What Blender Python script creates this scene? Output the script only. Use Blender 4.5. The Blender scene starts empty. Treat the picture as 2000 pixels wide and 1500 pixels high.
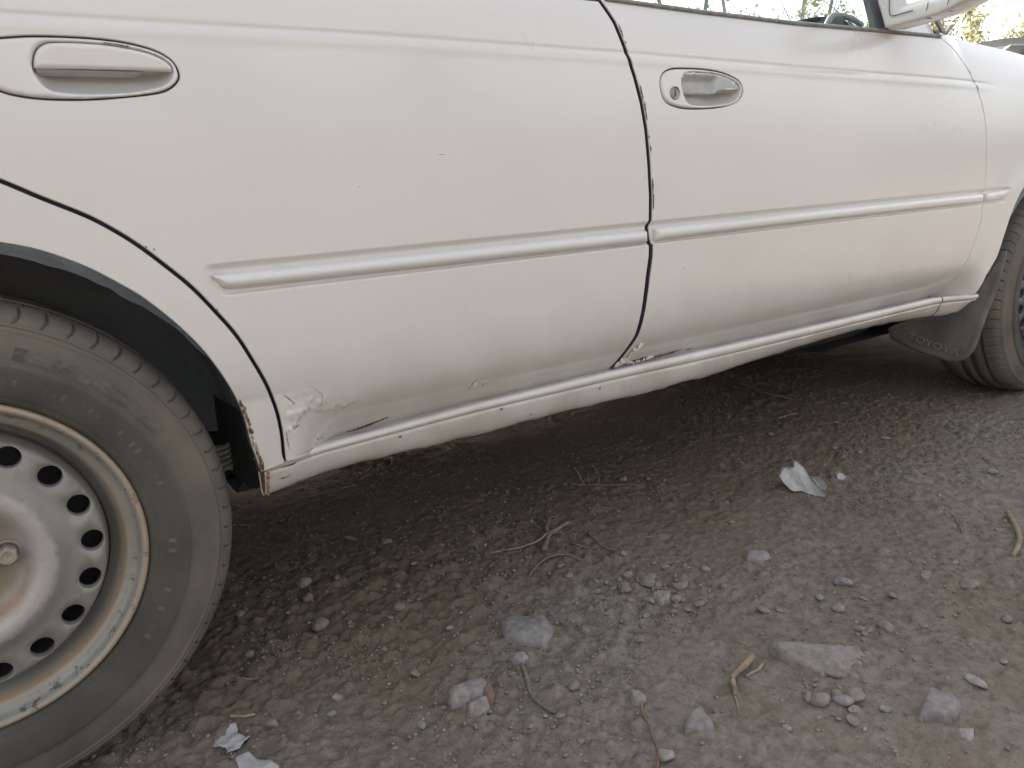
import bpy, bmesh, math, random
import numpy as np
from mathutils import Vector, Matrix
from mathutils.geometry import delaunay_2d_cdt

scene = bpy.context.scene
# ------------------------------------------------------------------ camera
cam_d = bpy.data.cameras.new('camera')
cam = bpy.data.objects.new('camera', cam_d)
scene.collection.objects.link(cam)
RX = Vector((0.8269176, -0.5596880, -0.0543745))
UP = Vector((0.1844450, 0.1786159, 0.9664763))
FW = Vector((0.5312130, 0.8092254, -0.2509323))
m = Matrix.Identity(4)
for i in range(3):
    m[i][0], m[i][1], m[i][2] = RX[i], UP[i], -FW[i]
m.translation = Vector((0.09618, -0.94751, 0.65696))
cam.matrix_world = m
cam_d.sensor_fit = 'HORIZONTAL'
cam_d.sensor_width = 36.0
cam_d.lens = 26.92
cam_d.clip_start = 0.02
cam_d.clip_end = 2000
scene.camera = cam

# ------------------------------------------------------------------ light
SUN_EL, SUN_AZ = math.radians(33), math.radians(84)      # azimuth measured from +X towards +Y
sd = Vector((math.cos(SUN_EL)*math.cos(SUN_AZ), math.cos(SUN_EL)*math.sin(SUN_AZ), math.sin(SUN_EL)))
w = bpy.data.worlds.new('World')
scene.world = w
w.use_nodes = True
wn = w.node_tree
bg = wn.nodes['Background']
sky = wn.nodes.new('ShaderNodeTexSky')
sky.sky_type = 'NISHITA'
sky.sun_disc = False
sky.sun_elevation = SUN_EL
sky.sun_rotation = math.pi/2 - SUN_AZ
sky.altitude = 200
sky.air_density = 1.0
sky.dust_density = 6.0
sky.ozone_density = 0.4
hs_ = wn.nodes.new('ShaderNodeHueSaturation')      # thin bright haze: the sky is nearly white
hs_.inputs['Saturation'].default_value = 0.30
wn.links.new(sky.outputs[0], hs_.inputs['Color'])
wn.links.new(hs_.outputs[0], bg.inputs[0])
bg.inputs[1].default_value = 0.15
sun_d = bpy.data.lights.new('sun', 'SUN')
sun_d.energy = 2.2
sun_d.angle = math.radians(0.6)
sun_d.color = (1.0, 0.95, 0.88)
sun = bpy.data.objects.new('sun', sun_d)
scene.collection.objects.link(sun)
sun.rotation_euler = (-sd).to_track_quat('-Z', 'Y').to_euler()
sun.location = (0, 8, 8)
scene.view_settings.view_transform = 'Standard'
scene.view_settings.look = 'None'
scene.view_settings.gamma = 1.0
scene.view_settings.use_curve_mapping = False
scene.view_settings.exposure = 1.95

random.seed(7)
rng = np.random.default_rng(11)
COL = scene.collection

# ------------------------------------------------------------------ helpers
def smooth(t):
    t = np.clip(t, 0, 1)
    return t*t*(3-2*t)

def _h(ix, iy, s):
    n = (ix.astype(np.int64)*374761393 + iy.astype(np.int64)*668265263 + s*974634777) & 0x7fffffff
    n = ((n ^ (n >> 13))*1274126177) & 0x7fffffff
    n = (n ^ (n >> 16)) & 0xffff
    return n/65535.0

def vnoise(x, y, s=0):
    x = np.asarray(x, float); y = np.asarray(y, float)
    ix = np.floor(x); iy = np.floor(y)
    fx = x-ix; fy = y-iy
    fx = fx*fx*(3-2*fx); fy = fy*fy*(3-2*fy)
    a = _h(ix, iy, s); b = _h(ix+1, iy, s); c = _h(ix, iy+1, s); d = _h(ix+1, iy+1, s)
    return (a*(1-fx)+b*fx)*(1-fy) + (c*(1-fx)+d*fx)*fy

def fbm(x, y, oct=4, s=0, gain=.5):
    t = 0; a = 1; n = 0
    for k in range(oct):
        t = t + a*vnoise(x*2**k+17.3*k, y*2**k-9.1*k, s+k); n += a; a *= gain
    return t/n*2-1

def mk(name, V, F, mat=None, parent=None, smoothed=True, N=None):
    V = np.asarray(V, np.float32).reshape(-1, 3)
    me = bpy.data.meshes.new(name)
    if isinstance(F, np.ndarray):
        k = F.shape[1]
        me.vertices.add(len(V)); me.vertices.foreach_set('co', V.ravel())
        me.loops.add(F.size); me.loops.foreach_set('vertex_index', F.astype(np.int32).ravel())
        me.polygons.add(len(F))
        me.polygons.foreach_set('loop_start', np.arange(0, F.size, k, dtype=np.int32))
        me.polygons.foreach_set('loop_total', np.full(len(F), k, dtype=np.int32))
        me.update(calc_edges=True); me.validate()
    else:
        me.from_pydata(V.tolist(), [], F)
        me.update()
    me.polygons.foreach_set('use_smooth', np.full(len(me.polygons), smoothed))
    if N is not None:
        me.normals_split_custom_set_from_vertices(np.asarray(N, float).tolist())
    o = bpy.data.objects.new(name, me)
    if mat: me.materials.append(mat)
    COL.objects.link(o)
    if parent is not None:
        o.parent = parent
        if parent.type == 'EMPTY' and parent.get('_loc') is not None:
            o.matrix_parent_inverse = Matrix.Translation(-Vector(parent['_loc']))
    return o

def empty(name, loc, parent=None):
    o = bpy.data.objects.new(name, None)
    o.empty_display_size = .1
    o.location = loc
    COL.objects.link(o)
    if parent is not None:
        o.parent = parent
    return o

def tag(o, label=None, cat=None, group=None, kind=None):
    if label: o['label'] = label
    if cat: o['category'] = cat
    if group: o['group'] = group
    if kind: o['kind'] = kind
    return o

def grid_faces(nu, nv, closed_v=False):
    i = np.arange(nu-1)[:, None]; j = np.arange(nv if closed_v else nv-1)[None, :]
    j2 = (j+1) % nv
    return np.stack([i*nv+j, (i+1)*nv+j, (i+1)*nv+j2, i*nv+j2], -1).reshape(-1, 4)

def resample(P, step, closed=False):
    P = np.asarray(P, float)
    if closed: P = np.vstack([P, P[:1]])
    out = []
    for a, b in zip(P[:-1], P[1:]):
        n = max(1, int(round(np.linalg.norm(b-a)/step)))
        for k in range(n): out.append(a+(b-a)*k/n)
    if not closed: out.append(P[-1])
    return np.array(out)

def catmull(P, n=8, closed=False):
    P = np.asarray(P, float)
    Q = np.vstack([P[-1:], P, P[:2]]) if closed else np.vstack([2*P[:1]-P[1:2], P, 2*P[-1:]-P[-2:-1]])
    out = []
    for i in range(1, len(Q)-2):
        for t in np.arange(n)/n:
            p0, p1, p2, p3 = Q[i-1], Q[i], Q[i+1], Q[i+2]
            out.append(.5*((2*p1)+(-p0+p2)*t+(2*p0-5*p1+4*p2-p3)*t*t+(-p0+3*p1-3*p2+p3)*t**3))
    if not closed: out.append(P[-1])
    return np.array(out)

def poly_normals(P):      # outward for counter-clockwise closed polyline
    d = np.roll(P, -1, 0)-np.roll(P, 1, 0)
    d /= np.linalg.norm(d, axis=1)[:, None]+1e-12
    return np.stack([d[:, 1], -d[:, 0]], 1)

def area(P):
    return .5*np.sum(P[:, 0]*np.roll(P[:, 1], -1)-np.roll(P[:, 0], -1)*P[:, 1])

def ccw(P):
    return P if area(P) > 0 else P[::-1].copy()

def off_open(P, d):       # shift an open polyline sideways (positive = right of travel)
    P = np.asarray(P, float)
    t = np.gradient(P, axis=0); t /= np.linalg.norm(t, axis=1)[:, None]
    return P+np.stack([t[:, 1], -t[:, 0]], 1)*d

def inside(pts, poly):
    x, y = pts[:, 0], pts[:, 1]; r = np.zeros(len(pts), bool)
    for (x1, y1), (x2, y2) in zip(poly, np.roll(poly, -1, 0)):
        c = ((y1 > y) != (y2 > y))
        with np.errstate(divide='ignore', invalid='ignore'):
            r ^= c & (x < (x2-x1)*(y-y1)/(y2-y1+1e-30)+x1)
    return r

def edist(pts, poly, closed=True):
    d = np.full(len(pts), 1e9)
    Q = np.roll(poly, -1, 0) if closed else poly[1:]
    for a, b in zip(poly, Q):
        ab = b-a; L = ab@ab+1e-20
        t = np.clip(((pts-a)@ab)/L, 0, 1)
        d = np.minimum(d, np.hypot(*(pts-a-t[:, None]*ab).T))
    return d

def tri2d(outline, holes, step, extra=None, margin=.45, band=None):
    """constrained triangulation of a 2D outline with holes; returns pts, tris, boundary index loops"""
    loops = [outline]+list(holes)
    lo, hi = outline.min(0), outline.max(0)
    gx = np.arange(lo[0]+step/2, hi[0], step); gz = np.arange(lo[1]+step/2, hi[1], step*.95)
    A, B = np.meshgrid(gx, gz); A = A+(np.arange(len(gz)) % 2)[:, None]*step/2
    P = np.stack([A.ravel(), B.ravel()], 1)
    if extra is not None and len(extra):
        e = np.asarray(extra)
        P = np.vstack([P, e])
        isx = np.r_[np.zeros(len(P)-len(e), bool), np.ones(len(e), bool)]
    else: isx = np.zeros(len(P), bool)
    if band is not None: P = P[isx | ~band(P)]; isx = np.r_[np.zeros(len(P)-(0 if extra is None else len(extra)), bool), np.ones(0 if extra is None else len(extra), bool)]
    k = inside(P, outline)
    for h in holes: k &= ~inside(P, h)
    P = P[k]; isx = isx[k]
    dm = edist(P, outline)
    for h in holes: dm = np.minimum(dm, edist(P, h))
    P = P[dm > np.where(isx, .0008, step*margin)]
    allv = [Vector(p) for p in outline]; edges = []; s = 0; idx = []
    n = len(outline); edges += [(i, (i+1) % n) for i in range(n)]; idx.append(np.arange(n)); s = n
    for h in holes:
        allv += [Vector(p) for p in h]; n = len(h)
        edges += [(s+i, s+(i+1) % n) for i in range(n)]; idx.append(np.arange(s, s+n)); s += n
    allv += [Vector(p) for p in P]
    r = delaunay_2d_cdt(allv, edges, [], 0, 1e-7)
    V = np.array([tuple(v) for v in r[0]]); F = np.array([f for f in r[2] if len(f) == 3])
    c = V[F].mean(1)
    k = inside(c, outline)
    for h in holes: k &= ~inside(c, h)
    F = F[k]
    mp = {}
    for oi, src in enumerate(r[3]):
        for q in src: mp[q] = oi
    bl = [np.array([mp.get(int(q), -1) for q in l]) for l in idx]
    a = V[F]; ar = (a[:, 1, 0]-a[:, 0, 0])*(a[:, 2, 1]-a[:, 0, 1])-(a[:, 2, 0]-a[:, 0, 0])*(a[:, 1, 1]-a[:, 0, 1])
    F[ar < 0] = F[ar < 0][:, ::-1]
    F = F[np.abs(ar) > 1e-12]
    return V, F, bl

ICO = {}
def ico(sub):
    if sub not in ICO:
        bm = bmesh.new(); bmesh.ops.create_icosphere(bm, subdivisions=sub, radius=1)
        ICO[sub] = (np.array([tuple(v.co) for v in bm.verts]), np.array([[v.index for v in f.verts] for f in bm.faces])); bm.free()
    return ICO[sub]
def rock_geo(size, seed, sub=3, flat=.7):
    r = np.random.default_rng(seed); V, F = ico(sub); V = V.copy()
    for k in range(9):
        n = r.normal(size=3); n /= np.linalg.norm(n); dd = r.uniform(.55, .85)
        s = V@n; V = V-np.outer(np.clip(s-dd, 0, None), n)
    V = V*(1+.10*fbm(V[:, 0]*2.1+seed % 97, V[:, 1]*2.1+V[:, 2]*1.7, 3, seed % 1000))[:, None]
    V = V*np.array([1, r.uniform(.65, .95), flat*r.uniform(.7, 1.05)])
    a = r.uniform(0, 6.28); c, s = math.cos(a), math.sin(a)
    V = V@np.array([[c, s, 0], [-s, c, 0], [0, 0, 1]])
    return V*size/2, F

# ------------------------------------------------------------------ materials
def new_mat(name):
    mt = bpy.data.materials.new(name); mt.use_nodes = True
    nt = mt.node_tree
    return mt, nt, nt.nodes['Principled BSDF']

def N(nt, t, **kw):
    n = nt.nodes.new(t)
    for k, v in kw.items():
        if k == 'inp':
            for a, b in v.items(): n.inputs[a].default_value = b
        else: setattr(n, k, v)
    return n

def ramp(nt, fac, stops):
    r = N(nt, 'ShaderNodeValToRGB')
    while len(r.color_ramp.elements) < len(stops): r.color_ramp.elements.new(.5)
    for e, (p, c) in zip(r.color_ramp.elements, stops):
        e.position = p; e.color = (*c, 1) if len(c) == 3 else c
    nt.links.new(fac, r.inputs[0])
    return r.outputs[0]

def noise(nt, co, scale, detail=4, rough=.55):
    n = N(nt, 'ShaderNodeTexNoise', inp={'Scale': scale, 'Detail': detail, 'Roughness': rough})
    nt.links.new(co, n.inputs['Vector'])
    return n.outputs['Fac']

def mixc(nt, fac, a, b, mode='MIX'):
    n = N(nt, 'ShaderNodeMix', data_type='RGBA', blend_type=mode)
    for s, v in ((n.inputs[0], fac), (n.inputs[6], a), (n.inputs[7], b)):
        if hasattr(v, 'is_output'): nt.links.new(v, s)
        elif isinstance(v, (int, float)): s.default_value = v
        else: s.default_value = (*v, 1)
    return n.outputs[2]

def mth(nt, op, a, b=None, c=None, clamp=False):
    n = N(nt, 'ShaderNodeMath', operation=op, use_clamp=clamp)
    for s, v in zip(n.inputs, (a, b, c)):
        if v is None: continue
        if hasattr(v, 'is_output'): nt.links.new(v, s)
        else: s.default_value = v
    return n.outputs[0]

def bump(nt, h, strength, dist, p, prev=None):
    b = N(nt, 'ShaderNodeBump', inp={'Strength': strength, 'Distance': dist})
    nt.links.new(h, b.inputs['Height'])
    if prev is not None: nt.links.new(prev, b.inputs['Normal'])
    nt.links.new(b.outputs[0], p.inputs['Normal'])
    return b.outputs[0]

def simple(name, c1, c2=None, rough=.6, scale=20, metal=0, bs=0, bscale=80, bd=.002, stops=(.35, .65), coat=0):
    mt, nt, p = new_mat(name)
    tc = N(nt, 'ShaderNodeTexCoord').outputs['Object']
    if c2 is not None:
        nt.links.new(ramp(nt, noise(nt, tc, scale, 6, .6), [(stops[0], c1), (stops[1], c2)]), p.inputs['Base Color'])
    else: p.inputs['Base Color'].default_value = (*c1, 1)
    p.inputs['Roughness'].default_value = rough
    p.inputs['Metallic'].default_value = metal
    p.inputs['Coat Weight'].default_value = coat
    if bs: bump(nt, noise(nt, tc, bscale, 6, .6), bs, bd, p)
    return mt

def paint_mat(name, dirt=1.0):
    mt, nt, p = new_mat(name)
    geo = N(nt, 'ShaderNodeNewGeometry').outputs['Position']
    base = ramp(nt, noise(nt, geo, 2.2, 3, .5), [(.3, (.590, .568, .536)), (.7, (.625, .603, .572))])
    # dust film: thicker in streaky cloudy shapes, more low down where wheels throw it and its tint deepens the shade
    sx = N(nt, 'ShaderNodeSeparateXYZ'); nt.links.new(geo, sx.inputs[0])
    low = N(nt, 'ShaderNodeMapRange', inp={1: .56, 2: .34, 3: 0.05, 4: .75}); nt.links.new(sx.outputs[2], low.inputs[0])
    cl = ramp(nt, noise(nt, geo, 7, 6, .62), [(.35, (0, 0, 0)), (.75, (1, 1, 1))])
    d = mth(nt, 'MULTIPLY', low.outputs[0], cl)
    d = mth(nt, 'MULTIPLY', d, .72*dirt)
    col = mixc(nt, d, base, (.42, .37, .31))
    # tiny stone chips
    vo = N(nt, 'ShaderNodeTexVoronoi', inp={'Scale': 38.0, 'Randomness': 1.0}); nt.links.new(geo, vo.inputs['Vector'])
    wn_ = N(nt, 'ShaderNodeTexWhiteNoise'); nt.links.new(vo.outputs['Position'], wn_.inputs['Vector'])
    rad = mth(nt, 'MULTIPLY', mth(nt, 'GREATER_THAN', wn_.outputs['Value'], .965), .034)
    chip = mth(nt, 'LESS_THAN', vo.outputs['Distance'], rad)
    col = mixc(nt, chip, col, (.10, .075, .055))
    nt.links.new(col, p.inputs['Base Color'])
    rr = N(nt, 'ShaderNodeMapRange', inp={1: .3, 2: .7, 3: .26, 4: .42}); nt.links.new(noise(nt, geo, 5, 5, .6), rr.inputs[0])
    nt.links.new(rr.outputs[0], p.inputs['Roughness'])
    p.inputs['Coat Weight'].default_value = 1.0
    p.inputs['Coat Roughness'].default_value = .17
    bump(nt, noise(nt, geo, 260, 2, .5), .03, .0006, p)
    return mt

PAINT = paint_mat('white_paint')
PAINT_SILL = paint_mat('white_paint_dust_shade', 1.75)  # heavier dust tint, also painting in shade on the sill's downward face
DARK = simple('dark_gap_sealer', (.055, .050, .054), (.09, .082, .085), .8)
RUBBER = simple('black_rubber', (.022, .022, .024), (.05, .048, .046), .7, 30, bs=.2, bscale=200, bd=.0006)
SEAL = simple('weathered_grey_seal', (.14, .135, .13), (.24, .23, .22), .6, 60, bs=.3, bscale=300, bd=.0008)
UNDER = simple('undercoat', (.060, .064, .068), (.105, .10, .092), .9, 14, bs=.5, bscale=60, bd=.004)
LINER = simple('glare_lifted_liner', (.27, .30, .33), (.36, .38, .40), .95, 9, bs=.6, bscale=50, bd=.005)  # veiling glare in the dark arch painted in as a lifted blue-grey
TRIM = simple('grey_trim', (.085, .095, .11), (.11, .12, .135), .6, 20)
PLASTIC = simple('worn_grey_plastic', (.36, .365, .365), (.43, .435, .435), .4, 50)
RUST = simple('flaking_rust', (.16, .085, .045), (.36, .25, .15), .9, 90, bs=.8, bscale=260, bd=.002)
RUSTD = simple('dark_rust', (.075, .046, .032), (.17, .105, .068), .9, 120, bs=.8, bscale=260, bd=.002)
FLAKE = simple('blistered_paint_flakes', (.50, .455, .39), (.72, .69, .63), .7, 120, bs=.4, bscale=300, bd=.001)
CHIP = simple('chipped_primer', (.06, .055, .06), (.12, .105, .10), .7, 200)
STEEL = simple('lock_steel', (.22, .21, .22), (.36, .35, .35), .4, 60, metal=.6)

def glass_mat():
    mt, nt, p = new_mat('window_glass'); nt.nodes.remove(p)
    out = nt.nodes['Material Output']
    tr = N(nt, 'ShaderNodeBsdfTransparent'); tr.inputs[0].default_value = (.86, .93, .91, 1)
    gl = N(nt, 'ShaderNodeBsdfGlossy'); gl.inputs['Roughness'].default_value = .03
    fr = N(nt, 'ShaderNodeFresnel', inp={'IOR': 1.45})
    mx = N(nt, 'ShaderNodeMixShader')
    nt.links.new(fr.outputs[0], mx.inputs[0]); nt.links.new(tr.outputs[0], mx.inputs[1]); nt.links.new(gl.outputs[0], mx.inputs[2])
    nt.links.new(mx.outputs[0], out.inputs[0])
    return mt
GLASS = glass_mat()
mirror_m, _nt, _p = new_mat('mirror_silver')
_p.inputs['Base Color'].default_value = (.75, .8, .8, 1); _p.inputs['Metallic'].default_value = 1; _p.inputs['Roughness'].default_value = .04

# ------------------------------------------------------------------ ground
def ground_z(x, y):
    x = np.asarray(x, float); y = np.asarray(y, float)
    far = smooth((np.hypot(x-1.0, y)-3)/6)
    z = .022*fbm(x*.9+3.1, y*.9+1.7, 3, 5)
    z = z*(1-.3*far)
    # wheel tracks stay level with the tyres
    flat = np.exp(-((y-.08)/.22)**2)*np.maximum(np.exp(-(x/.35)**2), np.exp(-((x-2.465)/.35)**2))
    z = z*(1-flat)-.002*flat
    return z
def crumbs(x, y, cell, seed, pw=2.0):
    """domes of random size scattered one per cell"""
    u = np.asarray(x, float)/cell; v = np.asarray(y, float)/cell
    iu = np.floor(u); iv = np.floor(v); h = np.zeros(np.shape(u))
    for a in (-1, 0, 1):
        for b in (-1, 0, 1):
            cu, cv = iu+a, iv+b
            px = cu+_h(cu, cv, seed); py = cv+_h(cu, cv, seed+7); r = .15+.75*_h(cu, cv, seed+13)**pw
            an = _h(cu, cv, seed+19)*6.28; dx, dy = u-px, v-py
            ex = dx*np.cos(an)+dy*np.sin(an); ey = (-dx*np.sin(an)+dy*np.cos(an))*1.5
            d = (np.abs(ex)**2.6+np.abs(ey)**2.6)**(1/2.6)/r
            h = np.maximum(h, r*np.clip(1-d**3, 0, 1))
    return h*cell
def ground_fine(x, y):
    c = fbm(x*14, y*14, 3, 31)
    rough = .55+.45*smooth((fbm(x*2.3+8, y*2.3, 3, 44)+.25)/.5)
    z = .0045*fbm(x*9, y*9, 3, 21)
    z = z+rough*(.0050*np.abs(fbm(x*38, y*38, 3, 61))+.0036*fbm(x*90, y*90, 2, 71)+.0016*fbm(x*220, y*220, 2, 81))
    z = z+.004*np.clip(c, 0, 1)
    z = z+rough*(.30*crumbs(x, y, .0095, 3, 2.0)+.32*crumbs(x+1.7, y, .016, 4, 3.0)+.28*crumbs(x+3.3, y, .032, 5, 4.0))
    return z-.004
def gh(x, y):
    return float(ground_z(x, y)+ground_fine(np.float64(x), np.float64(y)))
def axis(lo, a, b, hi, step, mid0, mid1):
    c = list(np.arange(a, b, step))
    s = step; v = a; left = []
    while v > lo:
        s = min(s*1.06, 60) if v > mid0 else s*1.12
        v -= s; left.append(v)
    s = step; v = c[-1]; right = []
    while v < hi:
        s = min(s*1.06, 60) if v < mid1 else s*1.12
        v += s; right.append(v)
    return np.array(left[::-1]+c+right)
gx = axis(-300, .10, 2.10, 400, .0034, -1, 4)
gy = axis(-300, -.72, .74, 400, .0034, -2, 3)
GX, GY = np.meshgrid(gx, gy, indexing='ij')
fade = (1-smooth((np.hypot(GX-1, GY)-3)/5))*(1-.85*smooth((GY-.74)/.5))*(1-.85*smooth((GX-2.1)/.9))
GZ = ground_z(GX, GY)+ground_fine(GX, GY)*fade
gm, nt, p = new_mat('dry_dirt')
pos = N(nt, 'ShaderNodeNewGeometry').outputs['Position']
c1 = ramp(nt, noise(nt, pos, 1.6, 5, .6), [(.3, (.180, .150, .116)), (.52, (.224, .194, .158)), (.72, (.258, .229, .194))])
c2 = ramp(nt, noise(nt, pos, 60, 6, .7), [(.3, (.52, .5, .48)), (.55, (1, 1, 1)), (.8, (1.35, 1.33, 1.3))])
col = mixc(nt, 1.0, c1, c2, 'MULTIPLY')
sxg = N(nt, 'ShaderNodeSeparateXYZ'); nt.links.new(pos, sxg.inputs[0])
brown_bias = N(nt, 'ShaderNodeMapRange', interpolation_type='SMOOTHSTEP', inp={1: -.16, 2: .16, 3: 0.0, 4: .30}); nt.links.new(sxg.outputs[1], brown_bias.inputs[0])   # ground turns browner towards and beneath the car
bro = ramp(nt, mth(nt, 'ADD', noise(nt, pos, 3.1, 4, .55), brown_bias.outputs[0]), [(.50, (0, 0, 0)), (.74, (1, 1, 1))])
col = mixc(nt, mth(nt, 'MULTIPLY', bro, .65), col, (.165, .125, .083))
red = ramp(nt, noise(nt, pos, 5.3, 3, .5), [(.58, (0, 0, 0)), (.72, (1, 1, 1))])
col = mixc(nt, mth(nt, 'MULTIPLY', red, .22), col, (.215, .17, .145))
nt.links.new(col, p.inputs['Base Color'])
p.inputs['Roughness'].default_value = .95
p.inputs['Specular IOR Level'].default_value = .15
vo = N(nt, 'ShaderNodeTexVoronoi', inp={'Scale': 170.0}); nt.links.new(pos, vo.inputs['Vector'])
crumb = mth(nt, 'MULTIPLY', mth(nt, 'SUBTRACT', 1.0, vo.outputs['Distance']), noise(nt, pos, 25, 3, .6))
b0 = bump(nt, noise(nt, pos, 420, 5, .7), .9, .0028, p)
b0 = bump(nt, crumb, .35, .003, p, b0)
bump(nt, noise(nt, pos, 130, 5, .65), .6, .004, p, b0)
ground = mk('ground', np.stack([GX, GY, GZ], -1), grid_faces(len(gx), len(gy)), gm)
tag(ground, kind='structure')

# ------------------------------------------------------------------ car body side surface  (X forward, y into the car, z up)
PZ = np.array([.22,.30,.325,.335,.345,.355,.37,.385,.40,.42,.44,.47,.50,.54,.58,.65,.75,.845,.89,.917,.94,.97])
PY = np.array([.15,.076,.0490,.0388,.0288,.0192,.0062,-.0044,-.0124,-.0188,-.0222,-.0246,-.0254,-.0256,-.0256,-.025,-.022,-.0135,-.006,.0035,.016,.036])
def pchip(x, xs, ys):
    h = np.diff(xs); d = np.diff(ys)/h
    mm = np.zeros_like(ys); mm[0] = d[0]; mm[-1] = d[-1]
    mm[1:-1] = (d[:-1]*h[1:]+d[1:]*h[:-1])/(h[1:]+h[:-1])
    x = np.asarray(x, float); xc = np.clip(x, xs[0], xs[-1])
    i = np.clip(np.searchsorted(xs, xc)-1, 0, len(xs)-2)
    t = (xc-xs[i])/h[i]
    y = (2*t**3-3*t**2+1)*ys[i]+(t**3-2*t**2+t)*h[i]*mm[i]+(-2*t**3+3*t**2)*ys[i+1]+(t**3-t**2)*h[i]*mm[i+1]
    return y+np.where(x > xs[-1], (x-xs[-1])*mm[-1], 0)+np.where(x < xs[0], (x-xs[0])*mm[0], 0)
def ztop(X):
    return np.interp(X, [1.85, 1.91, 1.964, 2.1, 2.25, 2.6, 3.05], [.93, .93, .918, .91, .901, .872, .80])
def S(X, Z):
    X = np.asarray(X, float); Z = np.asarray(Z, float)
    Ze = Z+smooth((Z-.66)/.22)*(.945-ztop(X))*smooth((X-1.84)/.12)
    y = pchip(Ze, PZ, PY)
    y = y+.06*np.clip((X-2.25)/.8, 0, 2)**2+.05*np.clip((-.25-X)/.6, 0, 2)**2
    for cx, yf in ((0.0, -.019), (2.465, -.031)):
        r = np.hypot(X-cx, Z-.30)
        w_ = smooth((.46-r)/.10)*smooth((.66-Z)/.1)
        y = y*(1-w_)+np.minimum(y, yf)*w_
    return y
CHX = [-.8, .146, .515, .962, 1.067, 1.964, 2.6]; CHZ = [.845, .843, .8445, .841, .839, .826, .80]
def zchar(X): return np.interp(X, CHX, CHZ)
def blister(X, Z):      # rust blisters lifting the paint low on the rear door
    m1 = np.exp(-(((X-.395)/.030)**2+((Z-.402)/.017)**2))
    b = m1*.0022*np.clip(fbm(X*70, Z*90, 3, 7)+.25, 0, 1)
    m2 = np.exp(-(((X-.370)/.012)**2+((Z-.392)/.020)**2))
    b = b+m2*.0022*np.clip(fbm(X*60+3, Z*45, 3, 17)+.25, 0, 1)
    edge = np.interp(X, [.355, .3694, .3795, .3869, .3939, .4036, .4149, .43, .4465, .4602, .48], [.362, .3711, .3817, .3899, .3945, .3893, .3865, .3851, .3845, .3860, .392])
    dz = Z-edge+.0042*fbm(X*170, Z*170, 3, 9)
    on = smooth((X-.358)/.012)*smooth((.475-X)/.03)
    b = b+on*(.0013*smooth(dz/.004)*smooth((.030-dz)/.028)+.0016*np.exp(-((dz-.002)/.0026)**2)*np.clip(.55+fbm(X*120, Z*120, 2, 19), 0, 1.3))
    b = b+.0022*np.exp(-(((X-.4001)/.0022)**2+((Z-.4078)/.0018)**2))
    m4 = np.exp(-(((X-.66)/.030)**2+((Z-.374)/.010)**2))
    b = b+m4*.0026*np.clip(fbm(X*110, Z*110, 3, 27)+.1, 0, 1)
    m5 = np.exp(-(((X-.42)/.06)**2+((Z-.355)/.012)**2))
    b = b+m5*.0010*np.clip(fbm(X*60, Z*80, 3, 37), -.3, 1)
    return b*1.1
def SF(X, Z):
    X = np.asarray(X, float); Z = np.asarray(Z, float)
    y = S(X, Z)
    dz = Z-zchar(X)
    on = smooth((2.12-X)/.12)
    y = y+on*(.0013*np.exp(-(dz/.0034)**2)-.0011*smooth((.012-np.abs(dz+.009))/.012))
    # shallow channel that holds the side moulding
    ch = smooth((X-.289)/.022)*smooth((2.19-X)/.012)
    chl = smooth((X-.306)/.012)*smooth((2.17-X)/.012)
    y = y+.0046*smooth((.5895-Z)/.0085)*np.where(Z > .572, ch, chl*smooth((Z-.5515)/.002)+0*ch)
    y = y+.00045*fbm(X*5, Z*5, 2, 3)+.00012*fbm(X*17, Z*17, 2, 13)
    y = y-blister(X, Z)
    return y
def SFn(X, Z):
    e = .0007
    nx = (SF(X+e, Z)-SF(X-e, Z))/(2*e); nz = (SF(X, Z+e)-SF(X, Z-e))/(2*e)
    n = np.stack([nx, -np.ones_like(nx), nz], -1)
    return n/np.linalg.norm(n, axis=-1)[..., None]
def feat_rows(x0, x1, step=.006):
    xs = np.arange(x0, x1, step); out = []
    for o in (-.024, -.019, -.014, -.009, -.006, -.0042, -.0028, -.0014, 0, .0014, .0028, .0042, .006, .009): out.append(np.stack([xs, zchar(xs)+o], 1))
    for z in (.550, .5515, .5527, .5535, .5545, .560, .567, .574, .5785, .580, .582, .584, .586, .588, .590): out.append(np.stack([xs, np.full_like(xs, z)], 1))
    return np.vstack(out)
CARW = 1.62
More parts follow.
